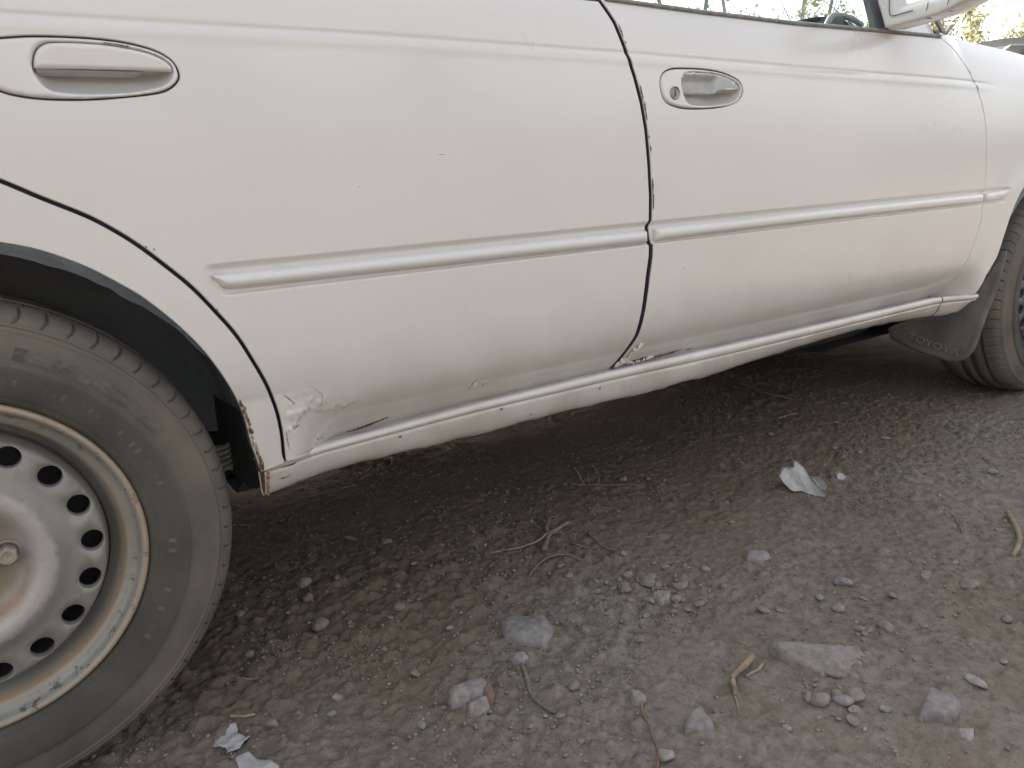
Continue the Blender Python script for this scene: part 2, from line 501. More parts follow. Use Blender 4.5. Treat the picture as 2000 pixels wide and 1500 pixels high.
def panel(name, outline, parent, mat, step=.007, holes=(), extra=None, depth=.0115, mirror=False, rnd=.0016):
    outline = ccw(np.asarray(outline)); outline = resample(outline, step*.6 if not mirror else step, True)
    hs = [resample(ccw(np.asarray(h)), .004, True) for h in holes]
    bandf = (lambda q: (np.abs(q[:, 1]-zchar(q[:, 0])+.0075) < .0195) | ((q[:, 1] > .548) & (q[:, 1] < .5935))) if (extra is not None and len(extra)) else None
    P, F, bl = tri2d(outline, hs, step, extra, band=bandf)
    X, Z = P[:, 0], P[:, 1]
    Y = (S if mirror else SF)(X, Z)
    V = [np.stack([X, Y, Z], 1)]
    if mirror:
        e = .002
        nx = (S(X+e, Z)-S(X-e, Z))/(2*e); nz = (S(X, Z+e)-S(X, Z-e))/(2*e)
        NN = np.stack([nx, -np.ones_like(nx), nz], -1); NN /= np.linalg.norm(NN, axis=1)[:, None]
    else: NN = SFn(X, Z)
    NL = [NN]
    FF = [F]; MI = [np.zeros(len(F), int)]
    base = len(P)
    for li, (loop, b) in enumerate(zip([outline]+hs, bl)):
        ok = b >= 0
        loop = loop[ok]; b = b[ok]
        n2 = poly_normals(loop)*(1 if li == 0 else -1)
        n3 = np.stack([n2[:, 0], np.zeros(len(n2)), n2[:, 1]], 1)
        ns = NN[b]; prev = b
        for (o, dy, wgt) in ((rnd*.55, rnd*.22, .6), (rnd, rnd, 1.0), (rnd, depth, 1.0)):
            q = loop+n2*o
            V.append(np.stack([q[:, 0], Y[b]+dy, q[:, 1]], 1))
            nn = ns*(1-wgt)+n3*wgt; NL.append(nn/np.linalg.norm(nn, axis=1)[:, None])
            cur = np.arange(base, base+len(b)); base += len(b)
            a, c = prev, np.roll(prev, -1); d, e2 = cur, np.roll(cur, -1)
            if li == 0: FF += [np.stack([a, d, e2], 1), np.stack([a, e2, c], 1)]
            else: FF += [np.stack([a, e2, d], 1), np.stack([a, c, e2], 1)]
            prev = cur
            MI += [np.full(2*len(b), 1 if dy == depth else 0)]
    V = np.vstack(V); NL = np.vstack(NL); FF = np.vstack(FF)
    if mirror:
        V[:, 1] = CARW-V[:, 1]; NL[:, 1] *= -1; FF = FF[:, ::-1]
    o = mk(name, V, np.ascontiguousarray(FF), mat, parent, True, NL)
    MI = np.concatenate(MI).astype(np.int32)
    if len(MI) == len(o.data.polygons):
        o.data.materials.append(DARK); o.data.polygons.foreach_set('material_index', MI)
    return o

def pillow(name, outline, parent, mat, height=.006, rad=.006, step=.003, depth=.004, holes=(), base=None, lift=0, expo=2.0):
    """raised rounded piece lying on the body side"""
    outline = resample(ccw(np.asarray(outline, float)), step, True)
    hs = [resample(ccw(np.asarray(h, float)), step, True) for h in holes]
    P, F, bl = tri2d(outline, hs, step)
    d = edist(P, outline)
    for h in hs: d = np.minimum(d, edist(P, h))
    t = 1-np.clip(d/rad, 0, 1)
    h_ = height*(1-t**expo)**(1/expo)
    Y = (S(P[:, 0], P[:, 1]) if base is None else base(P[:, 0], P[:, 1]))-lift
    V = [np.stack([P[:, 0], Y-h_, P[:, 1]], 1)]; FF = [F]; nb = len(P)
    for li, b in enumerate(bl):
        b = b[b >= 0]
        q = V[0][b].copy(); q[:, 1] = Y[b]+depth
        V.append(q); cur = np.arange(nb, nb+len(b)); nb += len(b)
        a, c = b, np.roll(b, -1); dd, e2 = cur, np.roll(cur, -1)
        if li == 0: FF += [np.stack([a, dd, e2], 1), np.stack([a, e2, c], 1)]
        else: FF += [np.stack([a, e2, dd], 1), np.stack([a, c, e2], 1)]
    return mk(name, np.vstack(V), np.vstack(FF), mat, parent, True)

def ribbon_polys(pts, width, jit=.0, seed=0):
    pts = catmull(pts, 6); r = np.random.default_rng(seed)
    k = len(pts); wd = .8*width*(np.sin(np.linspace(.15, math.pi-.15, k))**.6)*(1+jit*r.uniform(-1, 1, k))
    a = off_open(pts, 1.0)-pts
    return np.vstack([pts+a*wd[:, None]/2, (pts-a*wd[:, None]/2)[::-1]])
def drape(name, polys, parent, mat, lift=.0005, step=.003, kind=None, rough=0.):
    """thin irregular marks lying on the body side, joined in one mesh"""
    V = []; F = []; nb = 0
    for P in polys:
        P = ccw(np.asarray(P, float))
        if abs(area(P)) < 2e-7: continue
        Q, T, bl = tri2d(resample(P, step, True), [], step)
        if not len(T): continue
        y = SF(Q[:, 0], Q[:, 1])-lift
        if rough: y = y-rough*np.clip(fbm(Q[:, 0]*300, Q[:, 1]*300, 2, 91)+.3, 0, 1)*np.clip(edist(Q, P)/.003, 0, 1)
        V.append(np.stack([Q[:, 0], y, Q[:, 1]], 1)); F.append(T+nb); nb += len(Q)
    o = mk(name, np.vstack(V), np.vstack(F), mat, parent, True)
    if kind: o['kind'] = kind
    return o
def blob(cx, cz, rx, rz, seed, n=18, jag=.45, ang=0):
    r = np.random.default_rng(seed)
    a = np.linspace(0, 2*math.pi, n, endpoint=False)
    rr = 1+jag*(r.uniform(-1, 1, n))
    x, z = rx*rr*np.cos(a), rz*rr*np.sin(a)
    return np.stack([cx+x*math.cos(ang)-z*math.sin(ang), cz+x*math.sin(ang)+z*math.cos(ang)], 1)

# ------------------------------------------------------------------ the car
CARLOC = (1.2, .81, 0.0)
car = empty('parked_car', CARLOC)
car['_loc'] = CARLOC
tag(car, 'white sedan with rusty steel rear wheel and blistered doors parked on dirt', 'car')

QLIP = [(.3249,.3355),(.3229,.3485),(.3194,.3658),(.3168,.3948),(.3118,.4199),(.3012,.4494),(.2875,.4784),(.2732,.5032),(.2518,.5321),(.2267,.5602),(.2078,.5765),(.1816,.5966),(.1559,.6119),(.1307,.6235),(.1059,.631)]
QGAP = [(.3553,.3449),(.3562,.3715),(.3537,.4028),(.3461,.4346),(.332,.4707),(.3172,.5036),(.2983,.5339),(.2772,.5642),(.2535,.5909),(.2294,.6156),(.2083,.6336),(.185,.65),(.1483,.6701),(.1166,.6882)]
QG = catmull(QGAP+[(.07,.712),(.02,.738),(-.03,.772),(-.065,.815),(-.085,.86),(-.10,.925)], 5)
BGAP = [(.9446,.3335),(.9540,.3744),(.9644,.4026),(.9712,.4402),(.9802,.5002),(.9867,.5327),(.9872,.5493),(.9834,.5603),(.9818,.58),(.9862,.5902),(.9875,.628),(.9852,.6778),(.9808,.7298),(.9739,.7701),(.9634,.8074),(.9494,.8463),(.9332,.8851),(.9144,.9145)]
BG = resample(BGAP, .01)
FGAP = [(1.9870,.3330),(2.0063,.3648),(2.0213,.4015),(2.0427,.4569),(2.0642,.5118),(2.0650,.5548),(2.0655,.5807),(2.0672,.6244),(2.056,.7023),(2.0354,.7683),(1.9932,.8322),(1.9347,.8839),(1.8713,.9129)]
FG = catmull(FGAP, 4)
SILLX = [.33,.37,.41,.505,.655,.92,1.21,1.46,1.75,1.94,2.10]
BEADT = [.3345,.3362,.3365,.3390,.3436,.3455,.3440,.3430,.3425,.3425,.334]
BEADL = [.3228,.3229,.3245,.3271,.3302,.3291,.3250,.3245,.3250,.325,.320]
def zbt(x): return np.interp(x, SILLX, BEADT)
def zbl(x): return np.interp(x, SILLX, BEADL)
SBX = [.33,.40,.47,.547,.679,.86,1.0,1.17,1.35,1.55,1.73,1.92,2.02,2.06,2.106]
SBZ = [.2847,.2885,.2900,.2885,.2850,.2865,.2830,.2840,.2930,.3000,.3020,.2920,.2845,.2880,.3170]
def zsb(x): return np.interp(x, SBX, SBZ)

# holes for the door handles
RH_OUT = [(.1331,.8213),(.1421,.8231),(.1648,.8258),(.1879,.8267),(.2197,.8267),(.2524,.8241),(.2773,.8182),(.292,.8107),(.2995,.8019),(.3016,.791),(.298,.7827),(.2875,.7743),(.2724,.7695),(.2421,.7655),(.2114,.7628),(.1839,.7622),(.1608,.7632),(.1431,.766),(.132,.7696),(.1219,.7745),(.113,.783),(.1095,.7945),(.1125,.808),(.121,.8165)]
RH_IN = [(.1647,.8023),(.169,.8116),(.177,.8178),(.1867,.8199),(.2105,.8206),(.2348,.8197),(.2596,.8165),(.2763,.8124),(.2877,.8069),(.2939,.8008),(.2946,.7945),(.2915,.7871),(.2832,.7805),(.2681,.7757),(.2432,.7717),(.2095,.7703),(.1841,.7716),(.1723,.7757),(.1657,.7856),(.1633,.793)]
FH_OUT = [(1.0142,.8012),(1.018,.8108),(1.0257,.8178),(1.0375,.8227),(1.0533,.8249),(1.0809,.8257),(1.1106,.8256),(1.1408,.8241),(1.1669,.8206),(1.1887,.8151),(1.2042,.8083),(1.2117,.7997),(1.2127,.7893),(1.2072,.7798),(1.1954,.7714),(1.1757,.7655),(1.1486,.7617),(1.1206,.7598),(1.0903,.7589),(1.0652,.7597),(1.0451,.7626),(1.0297,.7673),(1.0204,.7745),(1.0156,.785)]
FH_IN = [(1.0633,.8033),(1.0669,.8103),(1.0739,.8153),(1.086,.8182),(1.1024,.8191),(1.125,.819),(1.1479,.8175),(1.1694,.8141),(1.1881,.8084),(1.202,.8005),(1.2064,.7933),(1.2042,.784),(1.1956,.7766),(1.1792,.7712),(1.152,.7679),(1.1209,.7661),(1.0952,.7666),(1.0805,.7688),(1.0713,.7751),(1.0668,.7839),(1.0639,.7936)]
RH_OUT = catmull(RH_OUT, 3, True); RH_IN = catmull(RH_IN, 3, True)
FH_OUT = catmull(FH_OUT, 3, True); FH_IN = catmull(FH_IN, 3, True)
def inset(P, d):
    P = ccw(np.asarray(P)); return P-poly_normals(P)*d

# outlines
qg_r = off_open(QG, .0036)           # door side of the rear gap (travel is upward, right = forward)
qg_l = off_open(QG, -.0034)
bgo = (.0048+.0013*smooth((.60-BG[:, 1])/.05))[:, None]
bg_l = off_open(BG, -bgo); bg_r = off_open(BG, bgo)
fg_l = off_open(FG, -.0020); fg_r = off_open(FG, .0018)
xs = np.linspace(.40, .93, 30)
rear_door_o = np.vstack([[(qg_r[0, 0], zbt(qg_r[0, 0])-.001)], np.stack([xs, zbt(xs)-.006], 1), bg_l, [(.60, .918), (.2, .921), (-.094, .923)], qg_r[::-1][1:]])
xs = np.linspace(.965, 1.96, 50)
front_door_o = np.vstack([[(.9515, zbt(.95)-.007)], np.stack([xs, zbt(xs)-.006], 1), fg_l[1:], [(1.66, .9105), (1.40, .9075), (1.15, .910)], bg_r[::-1]])
# rear quarter
arc = [(.36*math.cos(a), .275+.36*math.sin(a)) for a in np.radians(np.linspace(76, 186, 40))]
quarter_o = np.vstack([[(.3535, .3330)], qg_l[:-1], [(-.105, .928), (-.30, .93), (-.62, .905), (-.74, .86), (-.76, .66), (-.74, .42), (-.70, .30), (-.42, .255)], arc[::-1], catmull(QLIP, 3)[::-1], [(.3265, .3290)]])
# front fender
farc = [(2.515-.352*math.cos(a), .285+.352*math.sin(a)) for a in np.radians(np.linspace(60, 172, 40))]
FLIPC = [(2.1035,.3260),(2.106,.345),(2.112,.372),(2.130,.400),(2.1568,.4221+.01),(2.172,.455),(2.1888,.488),(2.2105,.5339),(2.2541,.5872),(2.289,.590+.004)]
FLIPC = catmull([(2.078,.3300),(2.090,.352),(2.1085,.3840),(2.130,.4020),(2.1530,.4250),(2.176,.4720),(2.2075,.5330),(2.2480,.5790),(2.289,.5898)], 4)
xs = np.linspace(1.89, 3.05, 40)
fender_o = np.vstack([fg_r[0:1]+[(.003, -.002)], [(2.03, .3330)], FLIPC[:-1], farc, [(2.83, .30), (3.02, .33), (3.08, .55), (3.06, .795)], np.stack([xs, ztop(xs)], 1)[::-1], fg_r[::-1]])

quarter = panel('rear_quarter_panel', quarter_o, car, PAINT, .008, extra=None)
rdoor = panel('rear_door', rear_door_o, car, PAINT, .0042, [RH_OUT], feat_rows(-.09, .985))
fdoor = panel('front_door', front_door_o, car, PAINT, .0055, [FH_OUT], feat_rows(.96, 2.066))
fender = panel('front_fender', fender_o, car, PAINT, .007, extra=feat_rows(1.9, 2.3))
for nm, o_ in (('rear_quarter_panel', quarter_o), ('rear_door', rear_door_o), ('front_door', front_door_o), ('front_fender', fender_o)):
    panel(nm, o_, car, PAINT, .03, mirror=True)

# dark inner shell behind the shut lines
shell_o = np.vstack([[(.340, .322)], [(1.2, .322), (2.05, .322)], [(2.09, .42), (2.12, .62), (2.12, .88)], [(1.85, .905), (.5, .91), (-.12, .91)], [(-.12, .74), (.10, .665)], [(.20, .60), (.29, .50), (.335, .40)]])
P_, F_, _b = tri2d(resample(ccw(shell_o), .03, True), [], .03)
for sgn in (0, 1):
    Yv = S(P_[:, 0], P_[:, 1])+.0125
    if sgn: Yv = CARW-Yv
    # leave the handle cavities free
    c_ = P_[F_].mean(1)
    kk = ~((np.abs(c_[:, 0]-.205) < .14) & (np.abs(c_[:, 1]-.795) < .06)) & ~((np.abs(c_[:, 0]-1.11) < .14) & (np.abs(c_[:, 1]-.795) < .06))
    mk('door_jamb', np.stack([P_[:, 0], Yv, P_[:, 1]], 1), np.ascontiguousarray(F_[kk] if not sgn else F_[:, ::-1]), DARK, car)

# sill (rocker) with its bright upper bead
def sill(name, x0, x1, n, parent, mat, far=False):
    xs = np.linspace(x0, x1, n); rows = []
    for x in xs:
        a, b, c = float(zbt(x)), float(zbl(x)), float(zsb(x))
        r_ = (a-b)/2; mz = (a+b)/2
        sh = -.016*float(smooth((.42-x)/.09))-.020*float(smooth((x-1.97)/.12))
        wob = .0012*float(fbm(np.float64(x*22), np.float64(.3), 3, 55))
        cwob = .0032*float(fbm(np.float64(x*30), np.float64(1.3), 3, 65))
        if far: wob = cwob = 0
        pr = [(.050, a-.006), (.030, a-.004), (.014, a-.0012)]
        for t in np.linspace(62, -70, 10):
            pr.append((.0105-.0085*math.cos(math.radians(t)), mz+r_*1.05*math.sin(math.radians(t))))
        pr += [(.0078, b-.0006), (.0068+wob*.5, b-.0026)]
        h = b-c
        for t, yy in ((.15, .0075), (.3, .0094), (.45, .0118), (.6, .0146), (.75, .0182), (.88, .0222)):
            pr.append((yy+wob, b-h*t+cwob*max(0, t-.5)))
        pr += [(.0265, c+.0015+cwob), (.031, c-.0005+cwob), (.036, c+.003), (.038, c+.030)]
        rows.append([(x, y+sh*(1 if i > 0 else .6), z) for i, (y, z) in enumerate(pr)])
    V = np.array(rows)
    if far: V[..., 1] = CARW-V[..., 1]
    F = grid_faces(V.shape[0], V.shape[1])
    if not far: F = F[:, ::-1]
    k_ = V.shape[1]; fl = [tuple(f) for f in F]
    return mk(name, V.reshape(-1, 3), fl, mat, parent)
sill_o = sill('sill', .3310, 1.972, 420, car, PAINT_SILL)
cv = [tuple(sill_o.data.vertices[i].co) for i in range(23)]
mk('sill_end_cap', [(x+.0015, y+(.0012 if i > 1 else 0), z) for i, (x, y, z) in enumerate(cv)], [tuple(range(23))], RUSTD, car, False)
sill('fender_sill_end', 1.976, 2.105, 60, car, PAINT_SILL)
sill('sill', .331, 2.10, 60, car, PAINT_SILL, far=True)

# side mouldings
def moulding(outline, parent, nm='side_moulding'):
    return pillow(nm, outline, parent, PAINT, .0092, .0105, .0028, .001, base=lambda x, z: SF(x, np.full_like(z, .571))-.001, expo=2.0)
mo_r = catmull([(.3000, .5762), (.3015, .5735), (.3045, .5690), (.3080, .5635), (.3120, .5597), (.3180, .5578), (.325, .5573)], 3)
moulding(np.vstack([mo_r, [(.45, .5566), (.63, .5557), (.80, .5550), (.9770, .5546), (.9790, .5560), (.9785, .574), (.976, .5755), (.80, .5758), (.63, .5758), (.41, .5757)]]), rdoor)
moulding([(.9955, .5565), (.9975, .5553), (1.28, .5560), (1.70, .556), (2.058, .5560), (2.0603, .5575), (2.0603, .5765), (2.058, .578), (1.70, .579), (1.28, .5786), (.9975, .577), (.9955, .5755)], fdoor)
moulding([(2.072, .5565), (2.074, .5560), (2.155, .559), (2.163, .565), (2.176, .5815), (2.150, .581), (2.074, .5775), (2.0715, .5765)], fender)

# handles
def bowl(name, ring, parent, mat, depth, dmax):
    ring = ccw(np.asarray(ring)); ring = resample(ring+poly_normals(ring)*.003, .0022, True)
    P, F, bl = tri2d(ring, [], .0022)
    t = np.clip((edist(P, ring)-.002)/dmax, 0, 1)
    y = SF(P[:, 0], P[:, 1])+.0022+depth*(1-(1-t)**2.6)
    return mk(name, np.stack([P[:, 0], y, P[:, 1]], 1), F, mat, parent)
rb = pillow('handle_bezel', inset(RH_OUT, .0034), rdoor, PAINT, .0022, .0035, .0022, .010, holes=[RH_IN], base=SF, lift=-.0006)
bowl('handle_recess', RH_IN, rdoor, PAINT, .026, .026)
g_up = inset(RH_IN, .0016)
g_up = g_up[g_up[:, 1] > .7945]
g_up = g_up[np.argsort(-np.arctan2(g_up[:, 1]-.7945, g_up[:, 0]-.23))][::-1]
rgrip = pillow('handle_grip', np.vstack([g_up, [(.1655, .7940), (.21, .7948), (.25, .7951), (.2925, .7951)]]), rdoor, PAINT, .0022, .0032, .0022, .006, base=lambda x, z: SF(x, np.full_like(z, .80)), lift=-.0018)
# inner pull lip seen under the grip
lipV = []
for i, x in enumerate(np.linspace(.1665, .2655, 12)):
    e = .006*max(0, (x-.255)/.0105)**2
    lipV += [(x, float(SF(x, .795))+.004, .7938), (x, float(SF(x, .795))+.013, .7888+e), (x, float(SF(x, .795))+.017, .7896+e), (x, float(SF(x, .795))+.019, .7945)]
mk('grip_lip', lipV, grid_faces(12, 4)[:, ::-1].copy(), PLASTIC, rdoor)
fb = pillow('handle_bezel', inset(FH_OUT, .0034), fdoor, PAINT, .0022, .0035, .0022, .010, holes=[FH_IN], base=SF, lift=-.0006)
bowl('handle_recess', FH_IN, fdoor, PAINT, .026, .026)
g_up = inset(FH_IN, .0014); cut = lambda q: np.interp(q[:, 0], [1.063, 1.1437, 1.155, 1.2048], [.7863, .7856, .7903, .7933])
g_up = g_up[g_up[:, 1] > cut(g_up)+.001]
g_up = g_up[np.argsort(np.arctan2(g_up[:, 1]-.787, g_up[:, 0]-1.13))]
def fg_base(x, z):
    y0 = SF(x, np.full_like(z, .80))
    dl = .0105*smooth((1.146+.4*(z-.795)-x)/.012)*smooth((.8155-z)/.012)
    return y0+dl
fgrip = pillow('handle_grip', np.vstack([g_up, [(1.0655, .7864), (1.10, .7861), (1.1437, .7858), (1.155, .7905), (1.18, .7921), (1.2030, .7934)]]), fdoor, PLASTIC, .0016, .0028, .0020, .010, base=fg_base, lift=-.0022)
fgrip['label'] = 'door handle grip with its white paint mostly worn off'
pd = [blob(1.0835, .8157, .0155, .0018, 3, 16, .2, .05), blob(1.0700, .8105, .0032, .0045, 13, 12, .3, -.6), blob(1.1865, .8045, .0034, .0030, 5), blob(1.176, .7940, .018, .0012, 8, 20, .5, .02), blob(1.125, .8172, .0020, .0012, 9), blob(1.1155, .8175, .0014, .0010, 10)]
o = drape('leftover_paint', pd, fdoor, PAINT, 0, .002, 'stuff')
v = np.array([vv.co for vv in o.data.vertices]); v[:, 1] = fg_base(v[:, 0], v[:, 2])+.0022-.0023
o.data.vertices.foreach_set('co', v.astype(np.float32).ravel())
# lock cylinder
def lathe(name, prof, parent, mat, n=48, loc=(0, 0, 0), closed=False):
    a = np.linspace(0, 2*math.pi, n, endpoint=False)
    V = np.array([[(r*math.cos(t)+loc[0], y+loc[1], r*math.sin(t)+loc[2]) for t in a] for r, y in prof])
    F = grid_faces(len(prof), n, True)
    return mk(name, V.reshape(-1, 3), F, mat, parent)
ly = float(SF(1.0455, .785))
lk = lathe('lock_cylinder', [(.0105, .004), (.0103, -.0035), (.0092, -.0042), (.0083, -.0034), (.0079, -.0022), (.0045, -.0026), (.0002, -.0027)], fdoor, STEEL, 40, (1.0455, ly, .785))
mk('key_slot', [(1.0441, ly-.0031, .7795), (1.0469, ly-.0031, .7795), (1.0469, ly-.0031, .7895), (1.0441, ly-.0031, .7895)], [(0, 1, 2, 3)], DARK, fdoor)

for par_, ro_, ri_ in ((rdoor, RH_OUT, RH_IN), (fdoor, FH_OUT, FH_IN)):
    a_, b_ = ccw(ro_), ccw(ri_)
    P, F, _ = tri2d(resample(a_+poly_normals(a_)*.006, .004, True), [resample(b_+poly_normals(b_)*.0015, .004, True)], .005)
    mk('handle_gasket', np.stack([P[:, 0], SF(P[:, 0], P[:, 1])+.0055, P[:, 1]], 1), F, DARK, par_)
# ---- wear on the paint
chips = []
r_ = np.random.default_rng(4)
def edge_x(poly, z): return np.interp(z, poly[:, 1], poly[:, 0])
for z0, z1, n in ((.742, .790, 16), (.855, .885, 6), (.60, .655, 14), (.62, .63, 3), (.70, .72, 3)):
    for k in range(n):
        z = r_.uniform(z0, z1)
        chips.append(blob(edge_x(bg_r, z)+r_.uniform(-.0004, .0014), z, r_.uniform(.0006, .0015), r_.uniform(.0015, .0065), r_.integers(1e6), 14, .45, .12))
for k in range(3):
    i = r_.integers(8, len(qg_r)-30); q = (qg_r if k % 2 else qg_l)[i]
    chips.append(blob(q[0]+r_.uniform(-.001, .001)+(.001 if k % 2 else -.001), q[1], .0012, .0014, r_.integers(1e6), 10))
drape('paint_chips', [c for c in chips if c[:, 0].min() > .9], fdoor, CHIP, .0004, .002, 'stuff')
drape('paint_chips', [blob(.237, .6135, .0010, .0012, 8, 9), blob(.2445, .6105, .0008, .0010, 9, 9), blob(.30, .536, .0010, .0016, 10, 9)], rdoor, CHIP, .0004, .002, 'stuff')
chf = [blob(edge_x(fg_r, z)+.0006, z, .0010, .0030, int(z*1e4), 10) for z in (.81, .815, .825, .845, .38)]
drape('paint_chips', chf, fender, CHIP, .0004, .002, 'stuff')
hx = np.linspace(.233, .252, 7); hi_ = RH_IN[RH_IN[:, 1] > .80]; hi_ = hi_[np.argsort(hi_[:, 0])]
hand = [blob(x, np.interp(x, hi_[:, 0], hi_[:, 1])+.0003, .0018, .0007, 70+k, 9) for k, x in enumerate(hx)]
o = drape('paint_chips', hand, rdoor, CHIP, .0024, .002, 'stuff')
cracks = [ribbon_polys([(.3649, .4202), (.3707, .4141), (.378, .4046)], .0015, .5, 1), ribbon_polys([(.402, .4226), (.407, .4177), (.4138, .4112), (.4147, .4041), (.4122, .3978), (.4071, .3937)], .0007, .3, 2),
          ribbon_polys([(.3812, .3768), (.3766, .3752), (.3717, .3721)], .0020, .5, 3), ribbon_polys([(.6442, .3661), (.6475, .3735), (.6531, .3819)], .0016, .6, 4), ribbon_polys([(.6686, .3679), (.6743, .3725)], .0012, .6, 5),
          ribbon_polys([(.606, .701), (.617, .7008)], .0008, .3, 9), ribbon_polys([(.49, .6655), (.4925, .665)], .0011, .3, 10)]
drape('paint_cracks', [c for c in cracks if c[:, 0].max() < .94], rdoor, CHIP, .0003, .0015, 'stuff')
rust_r = [ribbon_polys([(.462, .3355), (.474, .3365), (.4850, .3378), (.495, .3398), (.507, .3430), (.5205, .3465)], .0050, .6, 11), blob(.5195, .3465, .0026, .0018, 12), blob(.4099, .3444, .0013, .0010, 14), blob(.4173, .3432, .0013, .001, 15), blob(.406, .3400, .0012, .001, 16)]
drape('rust_streak', rust_r, rdoor, RUSTD, .0005, .002, 'stuff')
drape('rust_line', [ribbon_polys([(.372, .3385), (.40, .3352), (.44, .3322), (.47, .3312)], .0016, .6, 20), ribbon_polys([(.362, .372), (.3625, .360), (.3632, .348)], .0016, .7, 21)], rdoor, RUST, .0005, .002, 'stuff')
# flaking corner of the front door
fl_p = [blob(.9600, .3520, .0100, .0060, 31, 26, .4, .25), blob(.9715, .3650, .0042, .0130, 32, 22, .45, -.55), blob(.9810, .3785, .0016, .0070, 33, 14, .5, -.7), blob(1.008, .3470, .024, .0028, 34, 26, .5, .05)]
drape('bare_rusty_metal', fl_p, fdoor, RUSTD, .0006, .0014, 'stuff')
drape('rust_streak', [ribbon_polys([(1.025, .3455), (1.05, .3460), (1.085, .3475), (1.108, .3500)], .0044, .5, 36), blob(.9525, .3450, .0040, .0014, 38), blob(.9645, .3585, .0012, .0050, 39, 12, .5, -.5), blob(.962, .3500, .0022, .0010, 40), blob(.988, .3475, .0030, .0010, 41), blob(1.13, .3465, .010, .0010, 42)], fdoor, RUSTD, .0022, .002, 'stuff')
FLV = []; FLF = []
rf = np.random.default_rng(21)
def shard_line(pts, n, smin, smax, wid):
    P = catmull(pts, 8)
    for k in range(n):
        q = P[rf.integers(len(P))]+rf.normal(0, wid, 2)
        sz = rf.uniform(smin, smax); V, F = rock_geo(sz, int(rf.integers(1e6)), 1, .55)
        c, s_ = math.cos(rf.uniform(0, 6.28)), math.sin(rf.uniform(0, 6.28))
        y = float(SF(q[0], q[1]))-.0008-.30*sz
        o_ = sum(len(v) for v in FLV)
        FLV.append(np.stack([q[0]+V[:, 0], y+V[:, 2]*.8, q[1]+V[:, 1]], 1)); FLF.append(F[:, ::-1]+o_)
shard_line([(0.9500, 0.3500), (0.9580, 0.3540), (0.9680, 0.3530)], 40, .0045, .0105, .0026)
shard_line([(0.9640, 0.3570), (0.9690, 0.3650), (0.9760, 0.3750), (0.9820, 0.3810)], 40, .004, .0100, .0024)
shard_line([(0.9750, 0.3475), (0.9920, 0.3452), (1.0120, 0.3460), (1.0340, 0.3485)], 40, .003, .0075, .0016)
o = mk('loose_paint_flakes', np.vstack(FLV), np.vstack(FLF), FLAKE, fdoor, False); o['kind'] = 'stuff'
# rusted-through wheel-arch lip
lr = []
for k in range(40):
    t = r_.uniform(0, 1)**1.5; q = catmull(QLIP, 3); i = int(t*14)
    lr.append(blob(q[i][0]+r_.uniform(0, .0032)*(1-.5*t), q[i][1]+r_.uniform(-.003, .003), r_.uniform(.0006, .0018), r_.uniform(.002, .006), 300+k, 12, .5, .1))
drape('rust_patch', lr[:24], quarter, RUST, .0006, .002, 'stuff', .002)
drape('rust_hole', lr[24:], quarter, RUSTD, .0010, .002, 'stuff')
# rust and dirt marks on the sill
def sill_marks(nm, items, mat):
    V = []; F = []
    for (x, fz, rx, rz, sd_) in items:
        b, c = float(zbl(x)), float(zsb(x)); z = b-(b-c)*fz
        B = blob(x, z, rx, rz, sd_, 14, .5)
        y = float(np.interp(fz, [0, .15, .3, .45, .6, .75, .88], [.0068, .0075, .0094, .0118, .0146, .0182, .0222]))+.0008
        y += -.016*float(smooth((.42-x)/.09))-.0022
        i0 = len(V); V += [(q[0], y, q[1]) for q in B]; F.append(list(range(i0, i0+len(B)))[::-1])
    o = mk(nm, V, F, mat, sill_o, False); o['kind'] = 'stuff'
sill_marks('paint_chips', [(.528, .18, .0022, .0016, 1), (.70, .10, .0030, .0018, 2), (.898, .22, .0022, .0022, 3), (.356, .42, .0055, .0008, 4), (.364, .38, .001, .001, 5), (.76, .62, .0016, .0014, 6)], RUSTD)
sill_marks('rust_patch', [(.3345, .10+.11*k, .0020, .0040, 50+k) for k in range(8)], RUST)

# ---- wheel houses and underbody
def arch_liner(cx, a0, a1, r0):
    V = []; n = 90
    for k in range(n):
        a = math.radians(a0+(a1-a0)*k/(n-1))
        for y, rr in ((.022, r0-.004), (.05, r0+.012), (.08, r0+.013), (.11, r0+.012), (.14, r0+.013), (.18, r0+.012), (.22, r0+.012), (.26, r0+.012), (.30, r0+.012), (.36, r0-.06), (.37, .05)):
            rr_ = rr-.006*abs(float(fbm(np.float64(a*9+cx), np.float64(y*22), 3, 12)))
            V.append((cx+rr_*math.cos(a), y, .285+rr_*math.sin(a)))
    return V, grid_faces(n, 11)
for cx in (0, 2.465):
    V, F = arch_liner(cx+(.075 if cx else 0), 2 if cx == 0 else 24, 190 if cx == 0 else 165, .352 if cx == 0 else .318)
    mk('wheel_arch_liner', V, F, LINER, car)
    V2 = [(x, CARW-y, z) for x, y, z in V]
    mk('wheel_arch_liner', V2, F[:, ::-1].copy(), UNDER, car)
def floor(x0, x1, nx, ys, fz):
    V = [(x, y, fz(x, abs(y-.81))) for x in np.linspace(x0, x1, nx) for y in ys]
    return mk('floor_pan', V, grid_faces(nx, len(ys)), UNDER, car)
floor(.354, 2.06, 30, np.r_[.040, .05, np.linspace(.08, CARW-.08, 24), CARW-.05, CARW-.04], lambda x, t: .195+.004*math.cos(t*40)+.105*float(smooth((t-.50)/.22))+.045*float(smooth((t-.745)/.03)))
floor(-.76, .42, 12, np.r_[.350, np.linspace(.352, CARW-.352, 10), CARW-.350], lambda x, t: .205+(.08 if t > .459 else 0)+.12*float(smooth((-.30-x)/.3)))
floor(2.04, 3.0, 12, np.r_[.350, np.linspace(.352, CARW-.352, 10), CARW-.350], lambda x, t: .205+(.08 if t > .459 else 0))
